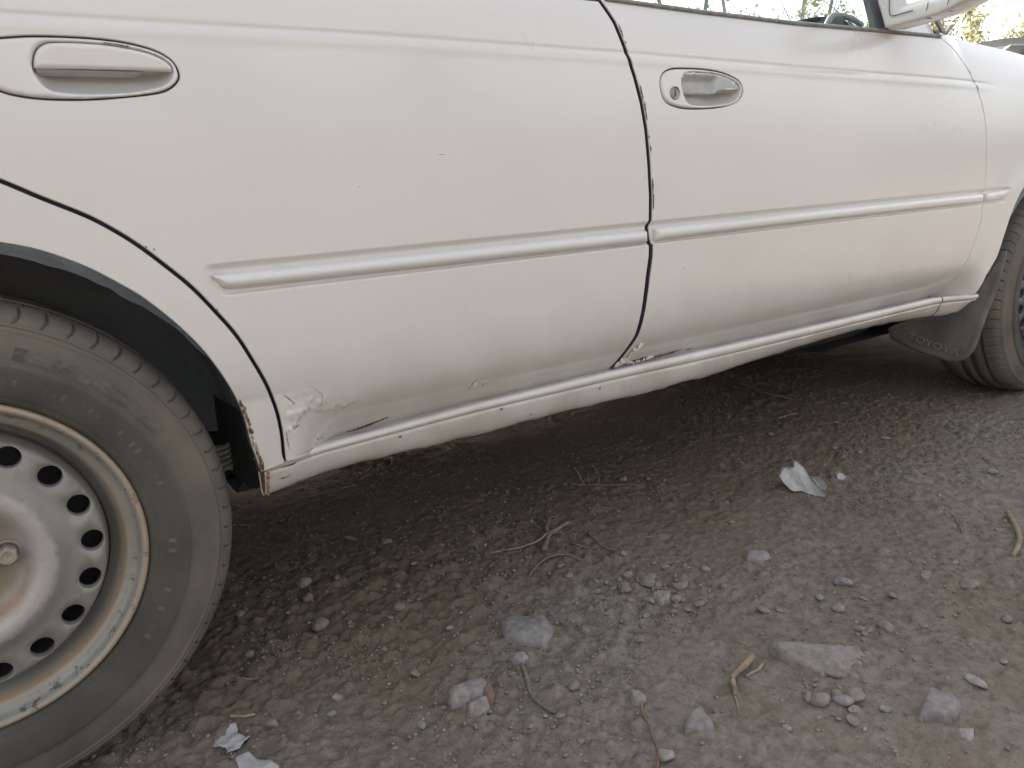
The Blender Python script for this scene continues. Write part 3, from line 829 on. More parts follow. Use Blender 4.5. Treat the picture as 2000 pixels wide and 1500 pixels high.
ut = [(x, y, .142+.02*abs(y-.81)+.03*max(0, x-2.7)) for x in np.linspace(1.98, 2.98, 12) for y in np.linspace(.34, CARW-.34, 12)]
mk('engine_undertray', ut, grid_faces(12, 12), UNDER, car)
# sides of the underbody drop behind the sills so that no light comes through
def tube(pts, rads, n=8):
    pts = np.asarray(pts, float); k = len(pts)
    if np.isscalar(rads): rads = np.full(k, rads)
    t = np.gradient(pts, axis=0); t /= np.linalg.norm(t, axis=1)[:, None]+1e-12
    up = np.array([.13, .21, .97]); V = []
    for p_, tt, r in zip(pts, t, rads):
        a = np.cross(tt, up); a /= np.linalg.norm(a)+1e-9; b = np.cross(tt, a)
        for q in range(n):
            an = 2*math.pi*q/n; V.append(p_+r*(a*math.cos(an)+b*math.sin(an)))
    F = [tuple(f) for f in grid_faces(k, n, True)]
    F.append(tuple(range(n))); F.append(tuple(range((k-1)*n, k*n))[::-1])
    return np.array(V), F
V, F = tube(catmull([(.5, .55, .185), (.9, .62, .18), (1.4, .70, .18), (1.9, .78, .19), (2.1, .8, .20)], 6), .024, 12)
mk('exhaust_pipe', V, F, UNDER, car)
# pale ribbed coil between tyre and sill
co = [(.336+.011*math.cos(a), .25+.011*math.sin(a), .250+.042*a/(2*math.pi*5)) for a in np.linspace(0, 2*math.pi*5, 90)]
V, F = tube(co, .0036, 8)
mk('pale_ribbed_coil', V, F, simple('pale_coil', (.30, .30, .27), (.48, .47, .42), .8, 60), car)
# closing plates at the ends of the sills
for x_ in (.352,):
    V = [(x_+.004*math.sin(6*k/9), y, z) for k, y in enumerate(np.linspace(.020, .55, 14)) for z in (.294-.055*float(smooth((y-.05)/.12)), .30, .36)]
    mk('sill_end_plate', V, grid_faces(14, 3), UNDER, car)
# axle beam and rear shell
V, F = tube([(0, .14, .27), (0, CARW-.14, .27)], .04, 14); mk('rear_axle', V, F, UNDER, car)
V, F = tube([(2.54, .14, .27), (2.54, CARW-.14, .27)], .03, 14); mk('front_axle', V, F, UNDER, car)

# ---- upper body: hood, roof, pillars, glass
def bar(name, A, B, wa, wb, parent, mat, n=10, bow=(0, 0, 0)):
    """tapered rounded bar between two points, cross-section given by two half-axes at each end"""
    A, B = Vector(A), Vector(B); V = []
    for k in range(n):
        t = k/(n-1); c = A.lerp(B, t)+Vector(bow)*4*t*(1-t)
        u = Vector(wa[0]).lerp(Vector(wb[0]), t); v_ = Vector(wa[1]).lerp(Vector(wb[1]), t)
        for q in range(16):
            a = 2*math.pi*q/16; ca, sa = math.cos(a), math.sin(a)
            e = lambda s: math.copysign(abs(s)**.6, s)
            V.append(c+u*e(ca)+v_*e(sa))
    F = [tuple(f) for f in grid_faces(n, 16, True)]+[tuple(range(16)), tuple(range((n-1)*16, n*16))[::-1]]
    return mk(name, [tuple(q) for q in V], F, mat, parent)
def mir(p_): return (p_[0], CARW-p_[1], p_[2])
for side in (0, 1):
    M_ = mir if side else (lambda p_: p_)
    sg = -1 if side else 1
    bar('front_pillar', M_((1.905, .052, .915)), M_((1.33, .205, 1.335)), ((.045, 0, .0), (.0, .02*sg, .012)), ((.05, 0, 0), (0, .02*sg, .014)), car, PAINT, bow=(.03, 0, .03))
    bar('roof_rail', M_((1.345, .205, 1.335)), M_((-.05, .21, 1.335)), ((0, .03*sg, .005), (0, .0, .028)), ((0, .03*sg, .005), (0, 0, .028)), car, PAINT, bow=(0, 0, .03))
    bar('centre_pillar', M_((.925, .035, .90)), M_((.86, .19, 1.33)), ((.045, 0, 0), (0, .015*sg, .004)), ((.035, 0, 0), (0, .015*sg, .004)), car, TRIM)
    bar('rear_pillar', M_((-.24, .06, .91)), M_((-.02, .205, 1.335)), ((.15, 0, 0), (0, .02*sg, .006)), ((.06, 0, 0), (0, .02*sg, .006)), car, PAINT)
# dark seal strips at the foot of the front pillar
bar('pillar_seal', (1.868, -.004, .921), (1.845, .010, .965), ((.008, 0, 0), (0, .004, .001)), ((.007, 0, 0), (0, .004, .001)), car, SEAL)
bar('pillar_seal', (1.885, .001, .920), (1.925, .010, .945), ((.007, 0, 0), (0, .004, .001)), ((.004, 0, 0), (0, .004, .001)), car, SEAL)
def surf(name, fn, nu, nv, mat, parent, flip=False):
    V = [fn(i/(nu-1), j/(nv-1)) for i in range(nu) for j in range(nv)]
    F = grid_faces(nu, nv)
    if flip: F = F[:, ::-1].copy()
    return mk(name, V, F, mat, parent)
# hood rolls over from the fender tops
def hoodf(u, v):
    x = 1.90+u*1.16
    zt = float(ztop(x)); y0 = float(S(x, zt))
    t = abs(v-.5)*2; sgn = -1 if v < .5 else 1
    yy = .81+sgn*(.81-y0)*t
    crown = .055*(1-t**2.6)+.006*(1-t**14)
    return (x, yy, zt+crown-.03*max(0, u-.9)*10*(1-t))
hood = surf('hood', hoodf, 40, 61, PAINT, car, True)
surf('roof', lambda u, v: (-.05+u*1.40, .20+v*(CARW-.40), 1.350+.035*(1-(2*v-1)**2)-.03*(2*u-1)**2+.0), 20, 20, PAINT, car)
surf('boot_lid', lambda u, v: (-.78+u*.50, .05+v*(CARW-.10), .905+.03*u+.02*(1-(2*v-1)**4)), 12, 20, PAINT, car)
def rear_end(u, v):
    a = (u-.5)*2
    return (-.80-.10*(1-a*a)+.0*v, .02+u*(CARW-.04), .28+v*.63)
surf('rear_panel', rear_end, 24, 12, PAINT, car)
surf('front_bumper', lambda u, v: (3.06+.14*(1-(2*u-1)**2)-.05*(v-.4)**2*4, .06+u*(CARW-.12), .15+v*.62), 24, 12, PAINT, car, True)
wind = surf('windscreen', lambda u, v: (1.93-u*.60+.05*(1-(2*v-1)**2), .075+u*.135+v*(CARW-.15-u*.27), .915+u*.43), 12, 16, GLASS, car)
surf('rear_window', lambda u, v: (-.30+u*.28, .14+u*.08+v*(CARW-.28-u*.16), .93+u*.40), 8, 12, GLASS, car)
def side_glass(pts, M_=lambda q: q):
    pts = resample(np.array(pts), .05, True)
    P, F, _ = tri2d(ccw(pts), [], .05)
    f = lambda z: .010+.185*((z-.90)/.44)**1.15
    return [M_((a, f(max(b, .901)), b)) for a, b in P], F
wf = [(.965, .905), (1.675, .905), (1.655, 1.05), (1.38, 1.31), (.90, 1.33)]
wr = [(.885, .905), (-.08, .905), (.02, 1.30), (.82, 1.33)]
for par, w_ in ((fdoor, wf), (rdoor, wr)):
    V, F = side_glass(w_); mk('window_glass', V, F, GLASS, par)
for w_ in (wf, wr):
    V, F = side_glass(w_, mir); mk('window_glass', V, F, GLASS, car)
# belt seals
def strip(name, x0, x1, zf, parent, mat, prof, n=80):
    xs = np.linspace(x0, x1, n); V = []
    for x in xs:
        z0 = float(zf(x)); y0 = float(S(x, z0))
        V += [(x, y0+a, z0+b) for a, b in prof]
    k = len(prof); F = [tuple(f)[::-1] for f in grid_faces(n, k, True)]+[tuple(range(k)), tuple(range((n-1)*k, n*k))[::-1]]
    return mk(name, V, F, mat, parent)
bzf = lambda x: np.interp(x, [.92, 1.13, 1.367, 1.66, 1.87], [.9155, .9108, .9083, .9112, .9125])
prof = [(.010, -.001), (.001, -.0012), (-.0030, .0006), (-.0040, .003), (-.0026, .0056), (.003, .0078), (.010, .0082), (.014, .004)]
strip('belt_seal', .925, 1.866, bzf, fdoor, SEAL, prof)
strip('belt_seal', -.09, .905, lambda x: .921, rdoor, SEAL, prof)
# dark upright at the front edge of the driver's window and white corner sail behind the mirror
def slab_yz(name, pts, parent, mat, off=0, th=.006):
    f = lambda z: .012+.185*(max(z-.90, 0)/.44)**1.15+off
    P, F, bl = tri2d(resample(ccw(np.array(pts)), .02, True), [], .02)
    V = [(a, f(b), b) for a, b in P]+[(a, f(b)+th, b) for a, b in P]
    n = len(P); b = bl[0]
    FF = [tuple(q) for q in F]+[tuple(q+n)[::-1] for q in F]+[(int(i), int(i)+n, int(j)+n, int(j)) for i, j in zip(b, np.roll(b, -1))]
    return mk(name, V, FF, mat, parent, False)
slab_yz('window_channel', [(1.634, .912), (1.688, .912), (1.676, .96), (1.662, 1.02), (1.60, 1.10), (1.57, 1.10), (1.636, .985)], fdoor, TRIM, -.010, .012)
slab_yz('mirror_sail', [(1.680, .916), (1.850, .916), (1.835, .945), (1.70, 1.05), (1.672, 1.045)], fdoor, PAINT, -.013, .010)

# wing mirror
MO = catmull([(.012, .973), (-.004, .930), (-.009, .9175), (-.0215, .9165), (-.055, .9185), (-.09, .921), (-.1108, .9225), (-.1427, .930), (-.175, .942), (-.198, .962), (-.205, .990), (-.200, 1.02), (-.175, 1.042), (-.10, 1.052), (-.03, 1.05), (.012, 1.035), (.022, 1.005)], 4, True)
def ring_loft(name, rings, parent, mat, cap0=False, cap1=True, flip=False):
    n = len(rings[0]); V = np.vstack(rings); F = [tuple(f) for f in grid_faces(len(rings), n, True)]
    if cap0: F.append(tuple(range(n)))
    if cap1: F.append(tuple(range((len(rings)-1)*n, len(rings)*n))[::-1])
    if flip: F = [f[::-1] for f in F]
    return mk(name, V, F, mat, parent)
mc = MO.mean(0)
def mring(x, s, dz=0): return np.stack([np.full(len(MO), x), mc[0]+(MO[:, 0]-mc[0])*s, mc[1]+dz+(MO[:, 1]-mc[1])*s], 1)
mirr = ring_loft('wing_mirror', [mring(1.662, .52, .014), mring(1.648, .60, .013), mring(1.6425, .70, .010), mring(1.640, .82, .005), mring(1.639, .93, .001), mring(1.641, .99), mring(1.646, 1.0), mring(1.668, 1.005), mring(1.70, .98), mring(1.73, .87), mring(1.748, .66), mring(1.752, .3)], car, PAINT)
mirr['label'] = 'white wing mirror housing on the driver door corner'
gl_ = mring(1.6545, .56, .0135); mk('mirror_glass', gl_, [tuple(range(len(gl_)))], mirror_m, mirr, False)
def yz_tube(pts, r, x): 
    V, F = tube(catmull([(x, a, b) for a, b in pts], 4), r, 6); return V, F
V, F = yz_tube([(-.0155, .985), (-.0165, .955), (-.0178, .9435), (-.0235, .9365), (-.045, .9372), (-.0648, .9384)], .0010, 1.6385)
mk('mirror_seam', V, F, TRIM, mirr)
for yy in (-.0895, -.128):
    V, F = tube(catmull([(1.6385, yy-.004, .9475), (1.6405, yy, .930), (1.644, yy+.001, .9215+(.0055 if yy < -.1 else 0)), (1.66, yy, .9205+(.005 if yy < -.1 else 0))], 3), .0008, 6)
    mk('mirror_seam', V, F, TRIM, mirr)

# dashboard, steering wheel, seats
surf('dashboard', lambda u, v: (1.60+u*.32, .14+v*(CARW-.28), .80+.115*math.sin(min(1, u*1.7)*math.pi/2)+.012*math.sin(v*3.1)), 14, 20, TRIM, car)
def binn(u, v):
    a = math.pi*v
    return (1.74+u*.16, .27-.14*math.cos(a), .918+(.072-.045*u)*math.sin(a)**.5)
surf('instrument_hood', binn, 8, 18, TRIM, car)
# the visor-like bracket silhouetted above the belt line
V, F = tube(catmull([(1.60, .10, .925), (1.64, .115, .957), (1.68, .13, .970), (1.76, .145, .972), (1.84, .17, .968)], 5), .0065, 8)
mk('dash_handle', V, F, TRIM, car)
V, F = tube([(1.50+.07*math.sin(a), .40+.185*math.cos(a), .82+.16*math.sin(a)) for a in np.linspace(0, 2*math.pi, 48)], .014, 10)
mk('steering_wheel', V, F, TRIM, car)
def seat(y0):
    def back(u, v):
        a = 2*math.pi*v
        wd = .24*(1-.25*u**3); th = .065*(1-.4*u)
        e = lambda s: math.copysign(abs(s)**.5, s)
        return (.86-.30*u+.0+th*e(math.sin(a)), y0+wd*e(math.cos(a)), .50+.56*u)
    surf('seat_back', back, 16, 33, TRIM, car)
    surf('seat_cushion', lambda u, v: (.86+.50*u, y0+.24*math.copysign(abs(math.cos(math.pi*v))**.6, math.cos(math.pi*v)), .42+.10*math.sin(math.pi*v)**.4), 12, 25, TRIM, car)
seat(.43); seat(CARW-.43)

def rbox(name, x0, x1, y0, y1, z0, z1, mat, r=.05):
    bm = bmesh.new(); bmesh.ops.create_cube(bm, size=1)
    for v in bm.verts: v.co = ((x0+x1)/2+v.co.x*(x1-x0), (y0+y1)/2+v.co.y*(y1-y0), (z0+z1)/2+v.co.z*(z1-z0))
    bmesh.ops.bevel(bm, geom=list(bm.edges), offset=r, segments=3, affect='EDGES')
    V = [tuple(v.co) for v in bm.verts]; F = [tuple(v.index for v in f.verts) for f in bm.faces]; bm.free()
    return mk(name, V, F, mat, car)
rbox('rear_seat', .02, .60, .40, CARW-.40, .30, .54, TRIM)
rbox('rear_seat_back', -.22, .06, .40, CARW-.40, .40, .95, TRIM)
rbox('parcel_shelf', -.66, -.18, .12, CARW-.12, .80, .925, TRIM, .02)
for y_ in (.062, CARW-.062):
    P, F, _ = tri2d(resample(ccw(np.array([(.41, .315), (2.02, .315), (2.05, .60), (1.88, .885), (-.05, .885), (-.08, .76), (.16, .70), (.33, .59), (.40, .45)])), .05, True), [], .06)
    mk('door_trim', [(a_, y_+.012*(1 if y_ < 1 else -1)*math.sin(b_*9), b_) for a_, b_ in P], F, TRIM, car)
# ---- mud flap behind the front wheel
flap_yz = catmull([(-.040, .4240), (-.033, .430), (-.020, .41), (-.005, .37), (.03, .31), (.0689, .2662), (.11, .257), (.1629, .2445), (.2263, .2145), (.2256, .1953), (.2196, .1833), (.1514, .1583), (.0797, .1448), (.0497, .1419), (.0207, .1534), (-.0017, .1866), (-.0152, .2682), (-.0306, .3601)], 3, True)
P_, F_, bl_ = tri2d(resample(ccw(flap_yz), .006, True), [], .006)
def flap_x(y, z):
    # the outer edge curls forward along the tyre, a rim runs round the edge
    return 2.145+.030*smooth((.03-y)/.06)*smooth((z-.16)/.2)
d_ = edist(P_, ccw(flap_yz))
fx = flap_x(P_[:, 0], P_[:, 1])-.0025*(1-smooth((d_-.010)/.003))-.0018*(1-np.clip(d_/.003, 0, 1))*-1
V = [(x, a, b) for x, (a, b) in zip(fx, P_)]+[(x+.006, a, b) for x, (a, b) in zip(flap_x(P_[:, 0], P_[:, 1]), P_)]
n_ = len(P_); b_ = bl_[0]
FF = [tuple(q)[::-1] for q in F_]+[tuple(q+n_) for q in F_]+[(int(i), int(j), int(j)+n_, int(i)+n_) for i, j in zip(b_, np.roll(b_, -1))]
flap = mk('mud_flap', V, FF, simple('dusty_flap_rubber', (.105, .098, .085), (.185, .166, .138), .8, 14, bs=.3, bscale=160, bd=.001), car)
flap['label'] = 'black rubber mud flap with raised lettering behind the front wheel'

def text_mesh(body, size=1.0, extrude=0.0, bold=0.0):
    cu = bpy.data.curves.new('txt', 'FONT'); cu.body = body; cu.size = size; cu.extrude = extrude; cu.offset = bold
    cu.resolution_u = 3; cu.align_x = 'CENTER'; cu.align_y = 'CENTER'
    o = bpy.data.objects.new('txt', cu); COL.objects.link(o)
    dg = bpy.context.evaluated_depsgraph_get(); dg.update()
    me = bpy.data.meshes.new_from_object(o.evaluated_get(dg))
    bm = bmesh.new(); bm.from_mesh(me)
    bmesh.ops.triangulate(bm, faces=bm.faces)
    bmesh.ops.subdivide_edges(bm, edges=[e for e in bm.edges if e.calc_length() > size*.12], cuts=2, use_grid_fill=False)
    bmesh.ops.triangulate(bm, faces=bm.faces)
    V = np.array([tuple(v.co) for v in bm.verts]); F = [tuple(v.index for v in f.verts) for f in bm.faces]
    bm.free(); bpy.data.objects.remove(o); bpy.data.curves.remove(cu); bpy.data.meshes.remove(me)
    return V, F
# lettering on the flap: reads from the inner to the outer edge, dipping along the rim
V, F = text_mesh('TOYOTA', .026, .0012, .0002)
u = np.array([(.030-.146)*1.0, (.1640-.1875)]); L_ = np.linalg.norm(u)
wtx = V[:, 0].max()-V[:, 0].min()
k_ = .140/wtx
cx_, cz_ = .1035, .1810
e1 = np.array([-1, -.215])/np.hypot(1, .215); e2 = np.array([-.215*1, 1])/np.hypot(1, .215)
yy = cx_+(V[:, 0]*k_)*e1[0]+V[:, 1]*e2[0]*1.0; zz = cz_+(V[:, 0]*k_)*e1[1]+V[:, 1]*e2[1]
zz = zz+.0
mk('lettering', np.stack([2.1435-V[:, 2], yy, zz], 1), [f[::-1] for f in F], simple('pale_worn_lettering', (.16, .152, .136), (.29, .275, .25), .8, 60), flap)

# ---- wheels (local frame: axle along y, outside is -y)
def tyre_mat():
    mt, nt, p = new_mat('dusty_tyre')
    tc = N(nt, 'ShaderNodeTexCoord').outputs['Object']
    sx = N(nt, 'ShaderNodeSeparateXYZ'); nt.links.new(tc, sx.inputs[0])
    r = mth(nt, 'SQRT', mth(nt, 'ADD', mth(nt, 'MULTIPLY', sx.outputs[0], sx.outputs[0]), mth(nt, 'MULTIPLY', sx.outputs[2], sx.outputs[2])))
    # dust clings to the outer sidewall and the shoulder, the inner band is scrubbed darker
    band = ramp(nt, mth(nt, 'MULTIPLY_ADD', r, 8.333, -1.5), [(.05, (.072, .069, .059)), (.42, (.082, .078, .066)), (.45, (.108, .101, .085)), (.62, (.128, .118, .098)), (.80, (.145, .133, .110)), (.95, (.12, .11, .093))])
    st = ramp(nt, noise(nt, tc, 9, 6, .6), [(.3, (.72, .72, .72)), (.7, (1.25, 1.22, 1.16))])
    col = mixc(nt, 1.0, band, st, 'MULTIPLY')
    nt.links.new(col, p.inputs['Base Color'])
    p.inputs['Roughness'].default_value = .85
    p.inputs['Specular IOR Level'].default_value = .25
    bump(nt, noise(nt, tc, 240, 4, .6), .35, .0008, p)
    return mt
TYRE = tyre_mat()
def tyre_geo(nsipe=68, na=1360):
    prof = [(.1885,.012),(.1893,.003),(.1905,-.002),(.193,-.0055),(.197,-.0085),(.1985,-.0085),(.1992,-.0093),(.203,-.0112),(.210,-.0132),(.218,-.0146),(.226,-.0153),(.2318,-.0155),(.2328,-.0152),(.2336,-.0128),(.2345,-.0123),(.240,-.0128),(.248,-.0122),(.256,-.0105),(.263,-.0080),(.2665,-.0066),(.2672,-.0070),(.2702,-.0062),(.2708,-.0042),(.2716,-.0040),(.2724,-.0052),(.2735,-.0050),(.2746,-.0030),(.2757,-.0014),(.2768,-.0004),(.2780,.0006),(.2792,.0015),(.2805,.0027),(.2817,.0038),(.2829,.0052),(.284,.0066),(.2865,.0102),(.2888,.0146),(.2906,.0195),(.292,.025),(.2932,.031),(.294,.036),(.2875,.037),(.2875,.043),(.2945,.044),(.2955,.058),(.2958,.070),(.289,.071),(.289,.077),(.2958,.078),(.2958,.104),(.289,.105),(.289,.111),(.2955,.112),(.2945,.140),(.292,.157),(.286,.172),(.275,.183),(.25,.192),(.215,.192),(.189,.178)]
    prof = np.array(prof); prof[:, 1] -= .0
    a = np.linspace(0, 2*math.pi, na, endpoint=False)
    R = np.repeat(prof[:, 0][:, None], na, 1); Y = np.repeat(prof[:, 1][:, None], na, 1)
    # S-shaped sipes across the shoulder
    t = np.clip((Y-(-.0030))/(.036), -1, 2)
    curve = .42*(t)+.13*np.sin(t*2*math.pi)
    ph = (a[None, :]*nsipe/(2*math.pi)+curve*1.0) % 1.0
    dph = np.minimum(ph, 1-ph)*(2*math.pi/nsipe)*.28      # metres along the circumference
    wd = .00150*np.clip(np.minimum(t*7, (1-t)*5), 0, 1)
    mask = ((t > 0) & (t < 1.0))*np.clip((wd-dph)/.0007, 0, 1)
    R2 = R-.0045*mask; Y2 = Y+.0022*mask
    wob = .0006*fbm(np.cos(a)*4+5, np.sin(a)*4+5, 3, 3)[None, :]*smooth((R-.2)/.05)
    Y2 = Y2+wob
    V = np.stack([R2*np.cos(a), Y2, R2*np.sin(a)], -1)
    F = grid_faces(len(prof), na, True)
    return V.reshape(-1, 3), F
def rim_mat():
    mt, nt, p = new_mat('rusty_silver_wheel')
    tc = N(nt, 'ShaderNodeTexCoord').outputs['Object']
    sx = N(nt, 'ShaderNodeSeparateXYZ'); nt.links.new(tc, sx.inputs[0])
    r = mth(nt, 'SQRT', mth(nt, 'ADD', mth(nt, 'MULTIPLY', sx.outputs[0], sx.outputs[0]), mth(nt, 'MULTIPLY', sx.outputs[2], sx.outputs[2])))
    base = ramp(nt, noise(nt, tc, 12, 5, .6), [(.3, (.205, .197, .172)), (.7, (.272, .260, .228))])
    # whitish scoured ring round the hub
    n1 = noise(nt, tc, 26, 6, .7)
    rr = mth(nt, 'ADD', r, mth(nt, 'MULTIPLY_ADD', n1, .026, -.013))
    wr_ = ramp(nt, mth(nt, 'MULTIPLY', rr, 5.0), [(.27, (0, 0, 0)), (.34, (1, 1, 1)), (.455, (1, 1, 1)), (.485, (0, 0, 0))])
    base = mixc(nt, mth(nt, 'MULTIPLY', wr_, .85), base, (.40, .372, .348))
    # brown hub
    hb = ramp(nt, mth(nt, 'MULTIPLY', rr, 5.0), [(.24, (1, 1, 1)), (.36, (0, 0, 0))])
    base = mixc(nt, mth(nt, 'MULTIPLY', hb, .8), base, (.26, .20, .14))
    # rust rings: in the well, along the flange, round the nuts
    well = ramp(nt, mth(nt, 'MULTIPLY_ADD', r, 20, -3.0), [(.24, (0, 0, 0)), (.34, (1, 1, 1)), (.44, (0, 0, 0))])
    n2 = ramp(nt, noise(nt, tc, 7, 4, .6), [(.38, (0, 0, 0)), (.6, (1, 1, 1))])
    low = N(nt, 'ShaderNodeMapRange', inp={1: .12, 2: -.05, 3: .25, 4: 1.0}); nt.links.new(sx.outputs[2], low.inputs[0])
    base = mixc(nt, mth(nt, 'MULTIPLY', mth(nt, 'MULTIPLY', well, low.outputs[0]), .70), base, (.33, .215, .115))
    fl = ramp(nt, mth(nt, 'MULTIPLY_ADD', r, 20, -3.0), [(.62, (0, 0, 0)), (.70, (1, 1, 1)), (1.0, (1, 1, 1))])
    dust = mth(nt, 'MULTIPLY', fl, mth(nt, 'MULTIPLY_ADD', n2, .40, .50))
    base = mixc(nt, dust, base, (.37, .285, .20))
    ring2 = ramp(nt, mth(nt, 'MULTIPLY', rr, 5.0), [(.30, (0, 0, 0)), (.345, (1, 1, 1)), (.40, (0, 0, 0))])
    base = mixc(nt, mth(nt, 'MULTIPLY', mth(nt, 'MULTIPLY', ring2, n2), .7), base, (.34, .19, .09))
    # flaked spots
    sp = ramp(nt, noise(nt, tc, 75, 5, .7), [(.565, (0, 0, 0)), (.62, (1, 1, 1))])
    band2 = ramp(nt, mth(nt, 'MULTIPLY_ADD', r, 20, -3.0), [(.44, (.15, .15, .15)), (.54, (1, 1, 1)), (.72, (1, 1, 1)), (.78, (.2, .2, .2))])
    base = mixc(nt, mth(nt, 'MULTIPLY', mth(nt, 'MULTIPLY', sp, band2), .85), base, (.075, .06, .05))
    nt.links.new(base, p.inputs['Base Color'])
    p.inputs['Metallic'].default_value = .15
    p.inputs['Roughness'].default_value = .5
    bump(nt, noise(nt, tc, 150, 4, .6), .25, .001, p)
    return mt
RIM = rim_mat()
def disc_y(r):
    return np.interp(r, [0, .030, .033, .036, .044, .058, .066, .074, .080, .088, .097, .104, .110, .118, .140, .1455, .149, .153], [.024, .024, .018, .0225, .0235, .0225, .018, .006, .001, -.0005, .0015, .006, .0095, .0115, .0125, .0150, .023, .044])
def disc_geo():
    na = 216
    out = np.array([(.153*math.cos(a), .153*math.sin(a)) for a in np.linspace(0, 2*math.pi, na, endpoint=False)])
    inn = np.array([(.0315*math.cos(a), .0315*math.sin(a)) for a in np.linspace(0, 2*math.pi, 64, endpoint=False)])
    holes = [inn]
    for k in range(18):
        t = math.radians(-2.2+20*k); c = np.array([.1325*math.cos(t), .1325*math.sin(t)])
        er, et = np.array([math.cos(t), math.sin(t)]), np.array([-math.sin(t), math.cos(t)])
        holes.append(np.array([c+.0122*math.cos(q)*er+.0130*math.sin(q)*et for q in np.linspace(0, 2*math.pi, 32, endpoint=False)]))
    ex = np.array([(r*math.cos(a), r*math.sin(a)) for r in (.036, .044, .058, .062, .066, .070, .074, .077, .080, .084, .088, .092, .097, .100, .104, .107, .110, .114, .1455, .147, .149, .151) for a in np.linspace(0, 2*math.pi, 144, endpoint=False)])
    P, F, bl = tri2d(out, holes, .012, ex)
    y = disc_y(np.hypot(P[:, 0], P[:, 1]))
    V = [np.stack([P[:, 0], y, P[:, 1]], 1)]; FF = [F]; nb = len(P)
    for li, b in enumerate(bl[1:]):
        b = b[b >= 0]; prev = b; base3 = V[0][b]
        c = base3.mean(0)
        for s_, dy in ((.985, .0008), (.965, .003), (.96, .010)):
            q = base3.copy(); q[:, 0] = c[0]+(q[:, 0]-c[0])*s_; q[:, 2] = c[2]+(q[:, 2]-c[2])*s_; q[:, 1] += dy
            V.append(q); cur = np.arange(nb, nb+len(b)); nb += len(b)
            FF += [np.stack([prev, np.roll(cur, -1), cur], 1), np.stack([prev, np.roll(prev, -1), np.roll(cur, -1)], 1)]
            prev = cur
    return np.vstack(V), np.vstack(FF)
def arc_text(body, size, r, a0, depth, bold, span, flip=False, yf=None):
    """text bent round the sidewall; a0 = centre angle, span = total angle (tops outward unless flip)"""
    V, F = text_mesh(body, size, depth, bold)
    wdt = V[:, 0].max()-V[:, 0].min()
    k = span*r/wdt
    s = -1 if not flip else 1
    ang = a0+s*V[:, 0]*k/r
    rad = r+V[:, 1]*(1 if not flip else -1)
    y = np.interp(rad, [.1985, .203, .218, .2318, .2345, .24, .256, .2665], [-.0085, -.0112, -.0146, -.0155, -.0123, -.0128, -.0105, -.0066])
    return np.stack([rad*np.cos(ang), y-V[:, 2]-.0002, rad*np.sin(ang)], 1), F
TL = simple('tyre_lettering', (.062, .060, .055), (.115, .108, .096), .9, 45, stops=(.40, .60))
def nut_geo():
    V = []; F = []
    hexr = .0105
    rows = [(hexr, .0), (hexr, -.013), (hexr*.8, -.0155), (.0062, -.0155), (.0060, -.013), (.0005, -.0125)]
    for r, y in rows:
        for k in range(24):
            a = 2*math.pi*k/24
            rr = r
            if r == hexr: rr = hexr*math.cos(math.pi/6)/math.cos(((a+math.pi/6) % (math.pi/3))-math.pi/6)
            V.append((rr*math.cos(a), y, rr*math.sin(a)))
    return V, grid_faces(len(rows), 24, True)
FRIM = simple('dark_grey_wheel', (.045, .047, .05), (.10, .10, .10), .5, 14)
def make_wheel(name, loc, texts):
    wh = empty(name, (loc[0]-CARLOC[0], loc[1]-CARLOC[1], loc[2]-CARLOC[2]), car)
    V, F = tyre_geo(); ty = mk('tyre', V, F, TYRE, wh)
    prof = [(.1525, .046), (.157, .044), (.1605, .034), (.163, .026), (.1655, .019), (.1672, .013), (.1690, .0105), (.174, .0090), (.1772, .0072), (.1792, .0035), (.1806, -.0012), (.1826, -.0046), (.1856, -.0060), (.1884, -.0048), (.1898, -.0012), (.1896, .0025)]
    lathe('rim', prof, wh, RIM, 200)
    V, F = disc_geo(); mk('wheel_disc', V, F, RIM, wh)
    lathe('rim_barrel', [(.153, .034), (.150, .05), (.150, .15), (.186, .165)], wh, UNDER, 64)
    lathe('brake_plate', [(.149, .075), (.148, .070), (.10, .066)], wh, UNDER, 48)
    lathe('brake_drum', [(.112, .10), (.112, .045), (.105, .04), (.03, .038), (.0005, .038)], wh, UNDER, 48)
    lathe('hub_cap', [(.0312, .022), (.0310, .004), (.0295, .0005), (.024, -.0012), (.010, -.0018), (.0004, -.0018)], wh, simple('hub_cap_metal', (.24, .19, .13), (.36, .30, .22), .5, 30, metal=.3), 40)
    nm_ = simple('lug_nut_metal', (.30, .25, .20), (.45, .40, .34), .45, 60, metal=.4)
    for k in range(4):
        a = math.radians(4+90*k); V, F = nut_geo()
        lathe('nut_seat', [(.0155, .0232), (.0148, .0195), (.0125, .0185), (.011, .021)], wh, RIM, 28, (.05*math.cos(a), 0, .05*math.sin(a)))
        mk('lug_nut', [(x+.05*math.cos(a), y+.021, z+.05*math.sin(a)) for x, y, z in V], F, nm_, wh, False)
    for args in texts:
        V, F = arc_text(*args); o = mk('lettering', V, F, TL, wh)
        if '|' in args[0]: o.name = 'moulded_marks'; o['kind'] = 'stuff'
    return wh
rw = make_wheel('rear_wheel', (0, 0, .29), [('IS/ICEI', .0175, .2455, math.radians(47), .0004, .0008, math.radians(40), False), ('|:|| :|:| ||:  |:||:| :||', .0075, .2170, math.radians(42), .0003, .0001, math.radians(62), False), ('||:| |:|:||', .0085, .2140, math.radians(-22), .0003, .0001, math.radians(34), False)])
rw['label'] = 'rear wheel with rusty silver steel rim and dusty tyre'
fw = make_wheel('front_wheel', (2.540, 0.0, .29), [('DOVROAD', .017, .2235, math.radians(176), .0006, .0006, math.radians(62), False)])
